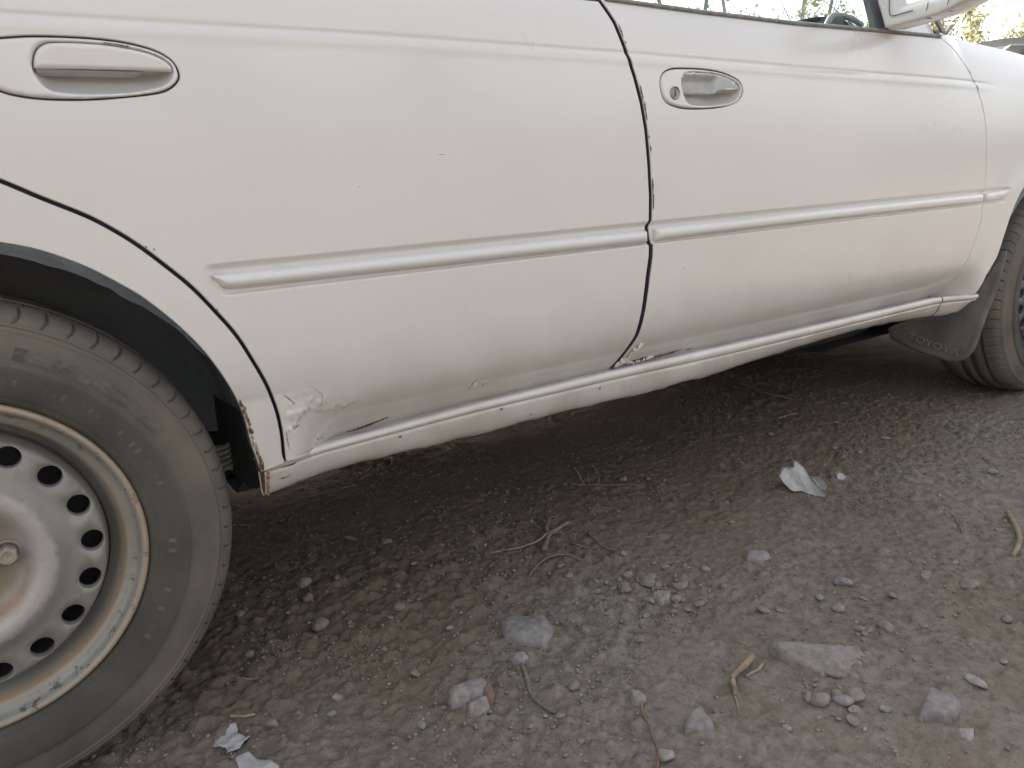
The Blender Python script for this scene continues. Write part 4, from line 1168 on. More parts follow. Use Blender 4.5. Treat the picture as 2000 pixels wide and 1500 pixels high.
def copy_wheel(src, name, loc):
    c = src.copy(); COL.objects.link(c); c.name = name; c.location = (loc[0]-CARLOC[0], loc[1]-CARLOC[1], loc[2]); c.rotation_euler = (0, 0, math.pi)
    c.pop('label', None) if 'label' in c else None
    for ch in src.children:
        d = ch.copy(); COL.objects.link(d); d.parent = c
copy_wheel(rw, 'rear_wheel', (0, CARW, .29)); copy_wheel(fw, 'front_wheel', (2.540, CARW, .29))
for q in list(fw.children):
    if q.name.split('.')[0] in ('rim', 'wheel_disc', 'nut_seat', 'hub_cap'): q.data.materials[0] = FRIM

# ------------------------------------------------------------------ things lying on the dirt
def stone_mat(name, a, b, sc=40):
    return simple(name, tuple(.85*q for q in a), b, .92, 70, bs=.8, bscale=110, bd=.004, stops=(.32, .62))
ST_GREY = stone_mat('grey_stone', (.155, .142, .128), (.245, .228, .21))
ST_PALE = stone_mat('pale_stone', (.19, .172, .154), (.30, .276, .25))
ST_BROWN = stone_mat('brown_stone', (.150, .125, .102), (.225, .193, .163))
ST_SLAB = stone_mat('earthy_slab', (.165, .142, .122), (.235, .208, .185), 25)
ST_RED = stone_mat('brick_red_stone', (.18, .118, .09), (.25, .175, .14))
WOOD = simple('dry_stem', (.17, .125, .08), (.31, .24, .155), .85, 60, bs=.5, bscale=300, bd=.001)
WOODD = simple('grey_root', (.12, .098, .076), (.20, .17, .135), .9, 60, bs=.5, bscale=300, bd=.001)
SCRAP = simple('white_film', (.31, .295, .275), (.43, .415, .395), .55, 40)
PAPER = simple('torn_white_paper', (.27, .262, .25), (.42, .41, .395), .85, 40, bs=.4, bscale=220, bd=.001)

def place(o, loc):           # move the origin of a mesh built in world coordinates to its base
    loc = Vector(loc); o.data.transform(Matrix.Translation(-loc)); o.location = loc; return o
def slab_stone(name, pts, h, mat, label, cat='stone', rad=.012, tilt=(0, 0), seed=0, sink=.35, group=None, rough=.12):
    pts = resample(ccw(np.asarray(pts, float)), .004, True)
    c = pts.mean(0)
    n = poly_normals(pts); pts = pts+n*(.0022*fbm(pts[:, 0]*60, pts[:, 1]*60, 3, seed))[:, None]
    P, F, bl = tri2d(pts, [], .004)
    d = edist(P, pts); t = 1-np.clip(d/rad, 0, 1)
    zz = h*(1-t**2.4)**(1/2.4)*(1+rough*3*fbm(P[:, 0]*35, P[:, 1]*35, 4, seed+3))+(P[:, 0]-c[0])*tilt[0]+(P[:, 1]-c[1])*tilt[1]
    zz = zz+.0015*np.abs(fbm(P[:, 0]*110, P[:, 1]*110, 3, seed+9))
    z0 = float(ground_z(c[0], c[1]))+.001-h*sink*.3
    V = np.stack([P[:, 0], P[:, 1], z0+zz], 1); b = bl[0]; b = b[b >= 0]
    q = V[b].copy(); q[:, 2] = z0-.02; q[:, :2] = c+(q[:, :2]-c)*.97
    FF = np.vstack([F, np.stack([b, len(V)+np.arange(len(b)), len(V)+(np.arange(len(b))+1) % len(b)], 1), np.stack([b, len(V)+(np.arange(len(b))+1) % len(b), np.roll(b, -1)], 1)])
    o = mk(name, np.vstack([V, q]), FF, mat)
    place(o, (c[0], c[1], z0)); return tag(o, label, cat, group)
def rock(name, x, y, size, mat, label, seed, cat='stone', group=None, sink=.40, flat=.7, sub=3):
    V, F = rock_geo(size, seed, sub, flat)
    o = mk(name, V, F, mat); z = gh(x, y)
    o.location = (x, y, z-V[:, 2].min()*(1-2*sink)-.0005)
    o.location.z = z+(-V[:, 2].min())*(1-2*sink)
    return tag(o, label, cat, group)
def stem(name, pts, r0, r1, mat, label, cat='stick', knob=None, n=8, group=None, lift=.0, extra=()):
    P = catmull([(a, b, 0 if len(q) == 0 else q[0]) for a, b, *q in pts], 8)
    P = np.array(P)
    rr = np.linspace(r0, r1, len(P))*.72*(1+.16*fbm(np.linspace(0, 9, len(P)), np.zeros(len(P))+r0*1e4, 3, 5))
    zz = np.array([gh(a, b) for a, b in P[:, :2]])
    k = np.ones(7)/7; zz = np.convolve(np.pad(zz, 3, 'edge'), k, 'valid')
    P[:, 2] = P[:, 2]+zz+rr*.75+lift
    V, F = tube(P, rr, n)
    for (q, s0, s1) in extra:
        Q = np.array(catmull([(a, b, 0 if len(z) == 0 else z[0]) for a, b, *z in q], 6)); r2 = np.linspace(s0, s1, len(Q))*.72
        Q[:, 2] = Q[:, 2]+np.array([gh(a, b) for a, b in Q[:, :2]])+r2*.75+lift
        V2, F2 = tube(Q, r2, 6); F += [tuple(i+len(V) for i in f) for f in F2]; V = np.vstack([V, V2])
    o = mk(name, V, F, mat)
    place(o, (P[len(P)//2][0], P[len(P)//2][1], P[len(P)//2][2]-rr[len(rr)//2])); return tag(o, label, cat, group)

slab_stone('stone', [(.645,-.037),(.677,-.040),(.711,-.068),(.705,-.100),(.690,-.118),(.668,-.130),(.645,-.118),(.632,-.105),(.626,-.082),(.633,-.058)], .018, ST_GREY, 'largest rounded grey stone half sunk in the dirt', seed=5, rad=.03)
rs = slab_stone('stone', [(.496,-.146),(.522,-.147),(.544,-.154),(.545,-.170),(.536,-.182),(.516,-.180),(.493,-.178),(.484,-.170),(.486,-.156)], .021, ST_PALE, 'pale stone with brick red stained edge and a cracked lower half', seed=15, rad=.010, rough=.05)
slab_stone('stone_half', [(.497,-.186),(.522,-.186),(.531,-.190),(.522,-.200),(.508,-.204),(.493,-.199)], .016, ST_PALE, None, None, seed=16, rad=.008)
sh_ = bpy.data.objects['stone_half']; wm = sh_.location.copy(); sh_.parent = rs; sh_.location = wm-rs.location
for i_, (pp, hh) in enumerate((([(.531,-.163),(.548,-.166),(.546,-.181),(.534,-.192),(.524,-.187),(.528,-.174)], .019), ([(.487,-.177),(.520,-.183),(.524,-.188),(.492,-.187)], .016))):
    o = slab_stone('red_stain', pp, hh, ST_RED, None, None, seed=17+i_, rad=.008); wm = o.location.copy(); o.parent = rs; o.location = wm-rs.location
slab_stone('flat_stone', [(.908,-.336),(.930,-.345),(.965,-.370),(1.015,-.408),(1.000,-.435),(.969,-.455),(.935,-.440),(.918,-.419),(.912,-.390),(.905,-.360)], .007, ST_SLAB, 'wide flat brown slab bedded in the dirt beside the forked dry stick', seed=25, rad=.005, tilt=(-.02, .16), rough=.12)
slab_stone('stone', [(.988,-.521),(.996,-.545),(.993,-.561),(.975,-.566),(.956,-.563),(.937,-.538),(.955,-.529)], .013, ST_GREY, 'light grey wedge shaped stone at the lower right of the dirt', seed=35, rad=.008, tilt=(.1, .1), rough=.05)
slab_stone('stone', [(.742,-.362),(.735,-.378),(.728,-.402),(.710,-.402),(.690,-.385),(.700,-.372),(.722,-.364)], .012, ST_GREY, 'grey triangular stone right of the thin reddish twig', seed=45, rad=.008, tilt=(-.05, .1))
slab_stone('stone', [(.609,-.118),(.632,-.128),(.630,-.142),(.615,-.146),(.604,-.134)], .010, ST_PALE, 'small flat chip of stone just below the largest grey stone', seed=55, rad=.005)
slab_stone('stone', [(1.11,-.125),(1.145,-.140),(1.14,-.162),(1.11,-.165),(1.095,-.145)], .011, ST_PALE, 'pale flat stone in the middle of the dirt below the white scrap', seed=65, rad=.007)
slab_stone('stone', [(.885,-.120),(.905,-.118),(.918,-.136),(.905,-.150),(.885,-.146)], .010, ST_PALE, 'pale flat stone among reddish crumbs of earth', seed=75, rad=.006)
rock('stone', .690, -.300, 0.0295, ST_PALE, 'round pale pebble at the top of the thin reddish twig', 101, flat=.8)
rock('stone', .444, .288, 0.0344, ST_PALE, 'pale angular stone in the shade right of the rear tyre', 102, flat=.6)
rock('stone', .632, .352, 0.0295, ST_BROWN, 'small brown stone in the shadow under the sill', 103)
rock('stone', .418, .132, 0.0328, ST_BROWN, 'yellowish brown clod of earth near the rear tyre', 104, cat='clod')
rock('stone', 1.097, -.399, 0.0279, ST_BROWN, 'dark brown stone behind the wide flat slab', 105, flat=.6)
rock('stone', 1.296, -.423, 0.0377, ST_BROWN, 'dark flat stone lying alone at the right', 106, flat=.45)
rock('stone', .915, -.085, 0.0312, ST_BROWN, 'rounded reddish brown clod in a cluster of crumbs', 107, cat='clod')
rock('stone', .645, -.395, 0.0246, ST_PALE, 'round pale pebble near the bottom edge left of the triangular stone', 108, flat=.8)
rock('stone', .560, -.140, 0.0082, ST_RED, 'tiny brick red crumb above the red edged stone', 110)
rock('stone', .955, -.585, 0.0328, ST_PALE, 'long pale stone beside the wedge shaped stone', 111, flat=.35)
rock('stone', 1.06, -.545, 0.0328, ST_PALE, 'thin pale chip of stone above the wedge shaped stone', 112, flat=.3)
rock('stone', .870, -.445, 0.0279, ST_BROWN, 'brown clod below the wide flat slab', 113, cat='clod')
rock('stone', .905, -.470, 0.0410, ST_BROWN, 'largest brown clod below the wide flat slab', 114, cat='clod', flat=.5)
rock('stone', 1.16, -.29, 0.0328, ST_GREY, 'grey stone in the loose crumbs at the right of the dirt', 115, flat=.6)
rock('stone', .54, .10, 0.0246, ST_BROWN, 'dark brown lump of earth between rear tyre and largest stone', 117, cat='clod')

# stems, roots and twigs
stem('dry_stick', [(.873,-.336,.004),(.858,-.340,.006),(.838,-.343,.006),(.818,-.347,.005)], .0075, .0055, WOOD, 'forked pale yellow dry stick with a bent broken joint', extra=[([(.818,-.349,.003),(.806,-.362,.001),(.793,-.374)], .0055, .0040), ([(.793,-.374),(.782,-.387),(.770,-.400)], .0026, .0014), ([(.880,-.350),(.865,-.353),(.842,-.352)], .004, .003)])
stem('dry_stick', [(1.616,-.335,.004),(1.575,-.362,.006),(1.535,-.388,.004),(1.49,-.410,.003),(1.433,-.425,.002)], .0065, .0058, WOOD, 'curved pale dry stick near the right edge of the dirt')
stem('dry_twig', [(1.54,-.275),(1.50,-.305),(1.465,-.327)], .0022, .0016, WOODD, 'short thin straight twig left of the curved pale stick', 'twig')
stem('straw_stalk', [(.763,.179),(.785,.168,.002),(.812,.152,.004),(.845,.147,.006),(.880,.152,.010),(.915,.157,.012)], .0022, .0034, WOOD, 'long golden straw stem lying across a forked root', 'stem', extra=[([(.772,.175),(.784,.163)], .0014, .0008), ([(.875,.147,.010),(.905,.139,.012)], .0018, .0012)])
stem('forked_root', [(.842,.112,.004),(.862,.132,.006),(.885,.152,.007),(.912,.160,.008),(.945,.170,.010)], .0075, .0055, WOODD, 'forked brown root under the golden straw stem', 'root', extra=[([(.885,.152,.006),(.898,.180,.007),(.925,.205,.006)], .0065, .0035), ([(.925,.205,.006),(.945,.215,.004),(.968,.228,.003)], .0028, .0016), ([(.912,.20,.005),(.915,.225,.004),(.93,.245,.003)], .0028, .0015)])
stem('dry_twig', [(.770,.058),(.785,.070,.002),(.812,.083,.004),(.845,.082,.005),(.868,.062,.003),(.884,.034)], .0030, .0022, WOODD, 'thin arched grey root below the golden straw stem', 'root')
stem('dry_twig', [(.955,.122),(.945,.092,.002),(.94,.060,.003),(.955,.025)], .0036, .0022, WOODD, 'short crooked brown root right of the forked root', 'root')
stem('dry_twig', [(.905,.113),(.905,.094,.004),(.918,.075)], .0028, .0018, WOODD, 'tiny bent root end beside the forked root', 'root')
stem('dry_twig', [(.612,-.145),(.603,-.165,.003),(.592,-.190,.005),(.582,-.210,.004),(.582,-.232,.003),(.590,-.255)], .0042, .0034, WOODD, 'grey curved root running down from the largest stone', 'root')
stem('dry_twig', [(.700,-.288,.002),(.692,-.305,.004),(.676,-.325,.003),(.665,-.350,.002),(.655,-.365)], .0030, .0020, simple('reddish_twig', (.15, .085, .055), (.23, .14, .095), .85, 70), 'thin reddish twig at the bottom of the dirt', 'twig', extra=[([(.655,-.365),(.640,-.390,.002),(.618,-.408,.002),(.590,-.425)], .0022, .0016)])
stem('dry_weed', [(1.978,.619,.01),(1.95,.555,.02),(1.925,.478,.018),(1.945,.43,.010),(1.969,.403)], .0032, .0020, WOODD, 'wispy dry weed lying in the dark under the car', 'weed', extra=[([(1.955,.56,.018),(1.975,.535,.028),(2.0,.515,.03)], .0022, .001), ([(1.94,.51,.02),(1.92,.545,.03),(1.915,.58,.035)], .002, .001)])
stem('dry_weed', [(1.10,.345,.035),(1.10,.33,.022),(1.098,.305,.008),(1.12,.285,.004),(1.16,.262,.002),(1.20,.225)], .0028, .0016, WOODD, 'small branching dry weed near the shadow edge under the sill', 'weed', extra=[([(1.098,.305,.008),(1.078,.315,.012),(1.068,.325,.018)], .0026, .0014), ([(1.12,.285,.004),(1.128,.292,.022),(1.118,.302,.044)], .0022, .0014), ([(1.105,.30,.006),(1.112,.31,.03)], .0018, .001)])
stem('dry_twig', [(1.80,.33),(1.84,.318,.004),(1.88,.322)], .0032, .0018, WOOD, 'short pale twig on the brown dirt beyond the white scrap', 'twig')
stem('dry_straw', [(.36,.105),(.338,.090)], .0016, .0012, WOOD, 'short yellow straw right of the rear tyre', 'straw')
stem('dry_straw', [(.300,.062),(.282,.066),(.270,.072)], .0016, .0012, WOOD, 'curled yellow straw close to the rear tyre', 'straw')
stem('dry_straw', [(1.02,.055),(1.045,.040)], .0018, .0012, WOOD, 'short straw on brown dirt in the middle', 'straw')
stem('dry_straw', [(.90,-.285),(.905,-.300)], .0022, .0014, WOOD, 'short straw above the wide flat slab', 'straw')
stem('dry_straw', [(.245,-.004,.004),(.258,-.014,.005),(.272,-.020,.004)], .0034, .0022, WOOD, 'flat orange straw touching the torn white paper', 'straw')

# fallen leaf in the shade
lv = [(-.5, 0, 0), (-.25, .13, .03), (0, .17, .05), (.28, .11, .03), (.5, 0, .0), (.28, -.11, .03), (0, -.17, .05), (-.25, -.13, .03), (-.2, 0, .0), (.05, 0, .0), (.3, 0, 0)]
lf = [(0, 8, 1), (1, 8, 9, 2), (2, 9, 10, 3), (3, 10, 4), (0, 7, 8), (7, 6, 9, 8), (6, 5, 10, 9), (5, 4, 10)]
o = mk('leaf', [(.03*a, .03*b, .03*c) for a, b, c in lv], lf, simple('yellow_green_leaf', (.17, .18, .075), (.24, .23, .11), .7, 40))
o.location = (.58, .399, gh(.58, .399)+.006); o.rotation_euler = (.3, .2, -.75)
tag(o, 'small yellow green leaf in the shade under the sill', 'leaf')

# crumpled white scrap and its torn-off corner
def scrap(name, outline, base, scale, label, cat, mat, lean=.55, seed=1, th=.006, curl=.012):
    outline = resample(ccw(np.array(outline, float)*scale), .004, True)
    P, F, bl = tri2d(outline, [], .0035)
    rv = Vector((.8269, -.5597, 0)).normalized(); fv = Vector((.5312, .8092, 0)).normalized()
    fold = curl*np.abs((P[:, 0]*3.1+P[:, 1]*1.2)/.1 % 1-.5)+.010*fbm(P[:, 0]*30, P[:, 1]*30, 3, seed)-.030*np.clip(P[:, 0]-.018, 0, 1)/.02
    V = []
    for (a, b), f_ in zip(P, fold):
        q = rv*a+fv*(b*lean+f_)+Vector((0, 0, b*.72+.002+abs(f_)*.25))
        V.append(q)
    V = np.array([tuple(q) for q in V]); n = len(V); b = bl[0]
    V2 = V+np.array([fv.x, fv.y, 0])*th
    FF = [tuple(q) for q in F]+[tuple(q+n)[::-1] for q in F]+[(int(i), int(j), int(j)+n, int(i)+n) for i, j in zip(b, np.roll(b, -1))]
    o = mk(name, np.vstack([V, V2]), FF, mat)
    o.location = (base[0], base[1], gh(base[0], base[1])-.003); return tag(o, label, cat)
sc_ = scrap('plastic_scrap', [(-.035, .036), (-.026, .050), (-.006, .055), (-.003, .068), (.004, .063), (.012, .052), (.020, .026), (.032, .001), (.030, -.003), (.014, -.003), (.0, .003), (-.014, .007), (-.022, .012), (-.029, .022)], (1.415, -.030), 1.18, 'crumpled white plastic scrap standing up from the dirt', 'scrap', SCRAP, seed=4)
o = scrap('plastic_scrap_flap', [(.018, .034), (.030, .032), (.034, .020), (.033, .010), (.026, .010)], (1.420, -.026), 1.18, None, None, SCRAP, seed=9)
wm = o.location.copy(); o.parent = sc_; o.location = wm-sc_.location
scrap('plastic_scrap', [(-.008, .004), (-.006, .012), (0, .016), (.008, .010), (.010, .0), (.004, .0)], (1.545, -.035), 1.2, 'tiny torn bit of white plastic right of the crumpled scrap', 'scrap', SCRAP, seed=12)
def paper(name, pts, label, seed, cat='paper'):
    pts = resample(ccw(np.array(pts, float)), .003, True); n = poly_normals(pts)
    pts = pts+n*(.0028*fbm(pts[:, 0]*130, pts[:, 1]*130, 3, seed))[:, None]
    P, F, bl = tri2d(pts, [], .003)
    z = np.array([gh(a, b) for a, b in P]); z = z*.4+.6*z.mean()+.0035+.0035*fbm(P[:, 0]*60, P[:, 1]*60, 3, seed)
    V = np.stack([P[:, 0], P[:, 1], z], 1); n_ = len(V); b = bl[0]
    FF = [tuple(q) for q in F]+[tuple(q+n_)[::-1] for q in F]+[(int(i), int(i)+n_, int(j)+n_, int(j)) for i, j in zip(b, np.roll(b, -1))]
    o = mk(name, np.vstack([V, V-np.array([0, 0, .0012])]), FF, PAPER)
    c = V.mean(0); place(o, (c[0], c[1], c[2]-.002)); return tag(o, label, cat)
paper('torn_paper', [(.227,-.019),(.248,-.018),(.246,-.030),(.243,-.040),(.256,-.056),(.246,-.058),(.238,-.068),(.221,-.071),(.224,-.055),(.212,-.045),(.221,-.032)], 'torn scrap of white paper pressed into the dirt by the rear tyre', 3)
paper('torn_paper', [(.227,-.093),(.242,-.085),(.250,-.103),(.262,-.118),(.268,-.136),(.25,-.142),(.228,-.122)], 'torn white paper cut off by the bottom edge of the picture', 5)

# loose clods one can pick out, then the countless gravel
CLODM = [simple('earth_clod', (.165, .140, .112), (.24, .208, .174), .95, 3), simple('brown_clod', (.15, .125, .10), (.22, .188, .157), .95, 3), simple('grey_clod', (.165, .152, .138), (.25, .232, .212), .95, 3)]
GRAV = [simple('earth_crumbs', (.16, .136, .108), (.24, .208, .174), .95, 40), simple('brown_crumbs', (.15, .125, .10), (.22, .188, .157), .95, 40), simple('pale_crumbs', (.22, .20, .175), (.33, .30, .27), .95, 40)]
pool = []
for k in range(10):
    V, F = rock_geo(1.0, 500+k, 2, .7); me = mk('clod', V, F, CLODM[k % 3]); pool.append(me.data); bpy.data.objects.remove(me)
r_ = np.random.default_rng(77); made = 0
while made < 220:
    cl_ = r_.integers(6)
    if cl_ == 0: x, y = r_.normal(.90, .05), r_.normal(-.10, .04)
    elif cl_ == 1: x, y = r_.normal(.89, .05), r_.normal(-.46, .03)
    elif cl_ == 2: x, y = r_.normal(1.10, .08), r_.normal(-.33, .04)
    else: x, y = r_.uniform(.25, 1.9), r_.uniform(-.62, .30)
    dens = float(smooth((fbm(np.float64(x*2.3+8), np.float64(y*2.3), 3, 44)+.3)/.6))
    if r_.uniform() > .2+.8*dens or (y < -.45 and x < .6): continue
    s = .007+.020*r_.uniform()**2.4
    o = bpy.data.objects.new('clod', pool[r_.integers(10)]); COL.objects.link(o)
    o.scale = (s, s*r_.uniform(.8, 1.2), s*r_.uniform(.7, 1.1)); o.rotation_euler = (r_.uniform(-.3, .3), r_.uniform(-.3, .3), r_.uniform(0, 6.28))
    o.location = (x, y, gh(x, y)+s*.14)
    tag(o, 'small crumbly grey brown clod of earth loose on the dirt', 'clod', 'loose clods on the dirt'); made += 1
def gravel(name, n, smin, smax, pw, seed, mats, area_=(.0, 2.6, -.75, .75)):
    r = np.random.default_rng(seed); x = r.uniform(area_[0], area_[1], n*3); y = r.uniform(area_[2], area_[3], n*3)
    dens = smooth((fbm(x*2.3+8, y*2.3, 3, 44)+.35)/.55)*.6+.4
    clump = smooth((fbm(x*9, y*9, 2, 144)+.2)/.5)*.8+.2
    k = r.uniform(size=n*3) < dens*clump; x, y = x[k][:n], y[k][:n]; n = len(x)
    s = smin+(smax-smin)*r.uniform(size=n)**pw
    base = [rock_geo(1.0, 900+q, 1, .7)[0] for q in range(12)]; F0 = ico(1)[1]
    Vb = np.array(base)[r.integers(12, size=n)]
    a = r.uniform(0, 6.28, n); c, sn = np.cos(a), np.sin(a)
    vx = Vb[:, :, 0]*c[:, None]-Vb[:, :, 1]*sn[:, None]; vy = Vb[:, :, 0]*sn[:, None]+Vb[:, :, 1]*c[:, None]
    z = ground_z(x, y)+ground_fine(x, y)
    V = np.stack([x[:, None]+vx*s[:, None], y[:, None]+vy*s[:, None], z[:, None]+Vb[:, :, 2]*s[:, None]+s[:, None]*.12], -1)
    F = (F0[None]+np.arange(n)[:, None, None]*len(base[0])).reshape(-1, 3)
    o = mk(name, V.reshape(-1, 3), F, mats[0])
    for mt in mats[1:]: o.data.materials.append(mt)
    mi = np.repeat(r.choice(len(mats), n, p=[.66, .29, .05][:len(mats)]), len(F0)).astype(np.int32)
    o.data.polygons.foreach_set('material_index', mi)
    return o
g1 = gravel('gravel', 20000, .0020, .0095, 3.0, 5, GRAV)
tag(g1, 'fine loose gravel and crumbs of earth strewn over the dirt', 'gravel', kind='stuff')

# unseen low bank added beyond the car to block light under it
bk = []
bx, by = np.linspace(-2.2, 3.1, 90), np.linspace(1.72, 3.2, 30)
for x in bx:
    for y in by:
        t = (y-1.72)/1.48; e = float(smooth((x+2.2)/.6)*smooth((3.1-x)/.5))
        bk.append((x, y, -.03+.42*e*math.sin(math.pi*min(1, t*1.02))**.7*(1+.25*float(fbm(np.float64(x*3), np.float64(y*3), 3, 6)))))
o = mk('added_shade_bank', bk, grid_faces(90, 30), gm); tag(o, kind='structure')
# ------------------------------------------------------------------ background beyond the car
CAMP = Vector((.09618, -.94751, 0))
def along(dx, dy, dist): 
    d = Vector((dx, dy, 0)).normalized(); return CAMP+d*dist
CONC = simple('weathered_concrete', (.20, .19, .175), (.30, .285, .265), .9, 3, bs=.6, bscale=30, bd=.02)
def wall():
    A = along(1.02, .62, 9.6); B = along(1.35, .25, 10.4)
    d = (B-A); L = d.length; d.normalize(); nn = Vector((-d.y, d.x, 0)); n = 60
    V = []
    for k in range(n):
        t = k/(n-1); p0 = A+d*L*t; h = 1.80+.03*float(fbm(np.float64(t*14), np.float64(.2), 3, 3))
        for o_, z in ((0, -.1), (0, h-.10), (-.03, h-.09), (-.03, h), (.2, h+.01), (.2, -.1)):
            q = p0+nn*o_; V.append((q.x, q.y, z))
    F = [tuple(f) for f in grid_faces(n, 6)]+[(0, 1, 2, 3, 4, 5), tuple(range((n-1)*6, n*6))[::-1]]
    o = mk('concrete_wall', V, F, CONC, None, False); place(o, (A.x, A.y, 0))
    tag(o, 'low grey concrete wall beyond the bonnet', 'wall')
wall()
SLATE = simple('blue_grey_sheet', (.15, .165, .18), (.25, .27, .285), .7, 6, bs=.4, bscale=40, bd=.004)
def sheet(c, size, rot, label, waves=0):
    V = []; nu, nv = 30, 4
    for i in range(nu):
        for j in range(nv):
            u, v_ = i/(nu-1)-.5, j/(nv-1)-.5
            V.append((u*size[0], v_*size[1], .03*math.sin(u*2*math.pi*waves)+.03*u*u))
    n = len(V); F = [tuple(f) for f in grid_faces(nu, nv)]
    V2 = [(a, b, z-.02) for a, b, z in V]
    F2 = [tuple(i+n for i in f)[::-1] for f in F]
    ring = [i*nv for i in range(nu)]+[(nu-1)*nv+j for j in range(1, nv)]+[i*nv+nv-1 for i in range(nu-2, -1, -1)]+[j for j in range(nv-2, 0, -1)]
    FF = F+F2+[(a, b, b+n, a+n)[::-1] for a, b in zip(ring, ring[1:]+ring[:1])]
    o = mk('roofing_sheet', V+V2, FF, SLATE, None, True); o.location = c; o.rotation_euler = rot
    return tag(o, label, 'sheet', 'sheets heaped by the wall')
# earth heap that carries the sheets
hc = along(1.17, .50, 7.9); V = []
for i in range(50):
    for j in range(110):
        rr = i/49; a = 2*math.pi*j/110
        x, y = rr*1.9*math.cos(a), rr*1.5*math.sin(a)
        V.append((x, y, 1.36*(1-rr**2.6)*(1+.16*float(fbm(np.float64(x*2.3), np.float64(y*2.3), 4, 8)))-.05+.10*rr*abs(float(fbm(np.float64(x*6), np.float64(y*6), 3, 28)))))
o = mk('rubble_heap', V, grid_faces(50, 110, True), CONC); o.location = (hc.x, hc.y, 0)
tag(o, 'grey heap of rubble beyond the bonnet under the roofing sheets', 'rubble heap')
for (dx, dy, dist, z, size, rot, lab, wv) in (
        (1.15, .525, 7.6, 1.40, (1.0, .7), (.03, .03, .5), 'blue grey roofing sheet on top of the heap, leftmost', 6),
        (1.185, .50, 7.4, 1.36, (1.1, .8), (.06, .05, .75), 'blue grey roofing sheet sliding down the middle of the heap', 0),
        (1.23, .46, 7.3, 1.34, (1.0, .7), (.05, -.06, .2), 'blue grey roofing sheet at the right end of the heap', 6)):
    c = along(dx, dy, dist); sheet((c.x, c.y, z), size, rot, lab, wv)

BARK = simple('grey_bark', (.20, .18, .16), (.30, .275, .25), .9, 12, bs=.6, bscale=60, bd=.01)
def leaf_mat(name, c):
    mt, nt, p = new_mat(name)
    p.inputs['Base Color'].default_value = (*c, 1); p.inputs['Roughness'].default_value = .6
    tr = N(nt, 'ShaderNodeBsdfTranslucent'); tr.inputs[0].default_value = (c[0]*1.2, c[1]*1.2, c[2]*.7, 1)
    mx = N(nt, 'ShaderNodeMixShader', inp={0: .45}); out = nt.nodes['Material Output']
    nt.links.new(p.outputs[0], mx.inputs[1]); nt.links.new(tr.outputs[0], mx.inputs[2]); nt.links.new(mx.outputs[0], out.inputs[0])
    return mt
LEAF = [leaf_mat('young_leaf', (.18, .195, .10)), leaf_mat('yellow_leaf', (.30, .285, .17))]
def tree(name, x, y, h, seed, leaves, spread, label, cat='tree', droop=.0, start=.28, lm=0, nb=26, leafsize=.05):
    r = np.random.default_rng(seed); root = empty(name, (x, y, 0))
    def path(p0, d, L, n, wob, dr):
        P = [np.array(p0)]; d = np.array(d, float); d /= np.linalg.norm(d)
        for k in range(n):
            d = d+r.normal(0, wob, 3)+np.array([0, 0, dr]); d /= np.linalg.norm(d); P.append(P[-1]+d*L/n)
        return np.array(P)
    TV, TF, CV, CF, LV, LF = [], [], [], [], [], []
    def addt(Vs, Fs, P, r0, r1, n):
        V, F = tube(P, np.linspace(r0, r1, len(P)), n); o_ = sum(len(q) for q in Vs)
        Vs.append(V); Fs.extend(tuple(i+o_ for i in f) for f in F)
    trunk = path((0, 0, -.1), (r.normal(0, .06), r.normal(0, .06), 1), h*.95, 14, .05, .03)
    addt(TV, TF, trunk, .009*h+.015, .010, 9)
    tips = []
    for b in range(nb):
        t = start+(1-start)*(b+.5)/nb; p0 = trunk[int(t*14)]; a = r.uniform(0, 6.28)
        L = spread*h*(1.15-t)*r.uniform(.6, 1.1)
        P = path(p0, (math.cos(a), math.sin(a), r.uniform(.5, 1.3)), L, 7, .13, .05)
        addt(TV, TF, P, .0035*h*(1.1-t)+.004, .004, 6)
        for q in range(7):
            s0 = P[r.integers(2, 8)]; d2 = r.normal(0, 1, 3)*np.array([1, 1, .5])+np.array([0, 0, .3-droop])
            Q = path(s0, d2, L*r.uniform(.25, .5), 6, .2, -.12*droop*2+.03)
            addt(CV, CF, Q, .007, .0025, 4); tips += list(Q[2:])
            for w_ in range(2):
                Q2 = path(Q[r.integers(2, 6)], r.normal(0, 1, 3)+np.array([0, 0, .2-droop]), L*r.uniform(.12, .28), 4, .2, -.1*droop)
                addt(CV, CF, Q2, .004, .002, 3); tips += list(Q2[1:])
    tips = np.array(tips)
    idx = r.integers(len(tips), size=leaves); c = tips[idx]+r.normal(0, .05, (leaves, 3))
    u = r.normal(size=(leaves, 3)); u /= np.linalg.norm(u, axis=1)[:, None]
    v = np.cross(u, r.normal(size=(leaves, 3))); v /= np.linalg.norm(v, axis=1)[:, None]
    s = (leafsize*r.uniform(.5, 1.2, leaves))[:, None]
    LVv = np.stack([c-u*s, c-v*s*.45, c+u*s, c+v*s*.45], 1).reshape(-1, 3)
    o1 = mk('trunk', np.vstack(TV), TF, BARK, root)
    base = np.vstack(CV); nC = len(CF)
    Fall = CF+[tuple(len(base)+4*k+q for q in range(4)) for k in range(leaves)]
    o2 = mk('crown', np.vstack([base, LVv]), Fall, BARK, root, False)
    o2.data.materials.append(LEAF[lm])
    mi = np.zeros(len(Fall), np.int32); mi[nC:] = 1; o2.data.polygons.foreach_set('material_index', mi)
    return tag(root, label, cat, 'trees beyond the car')
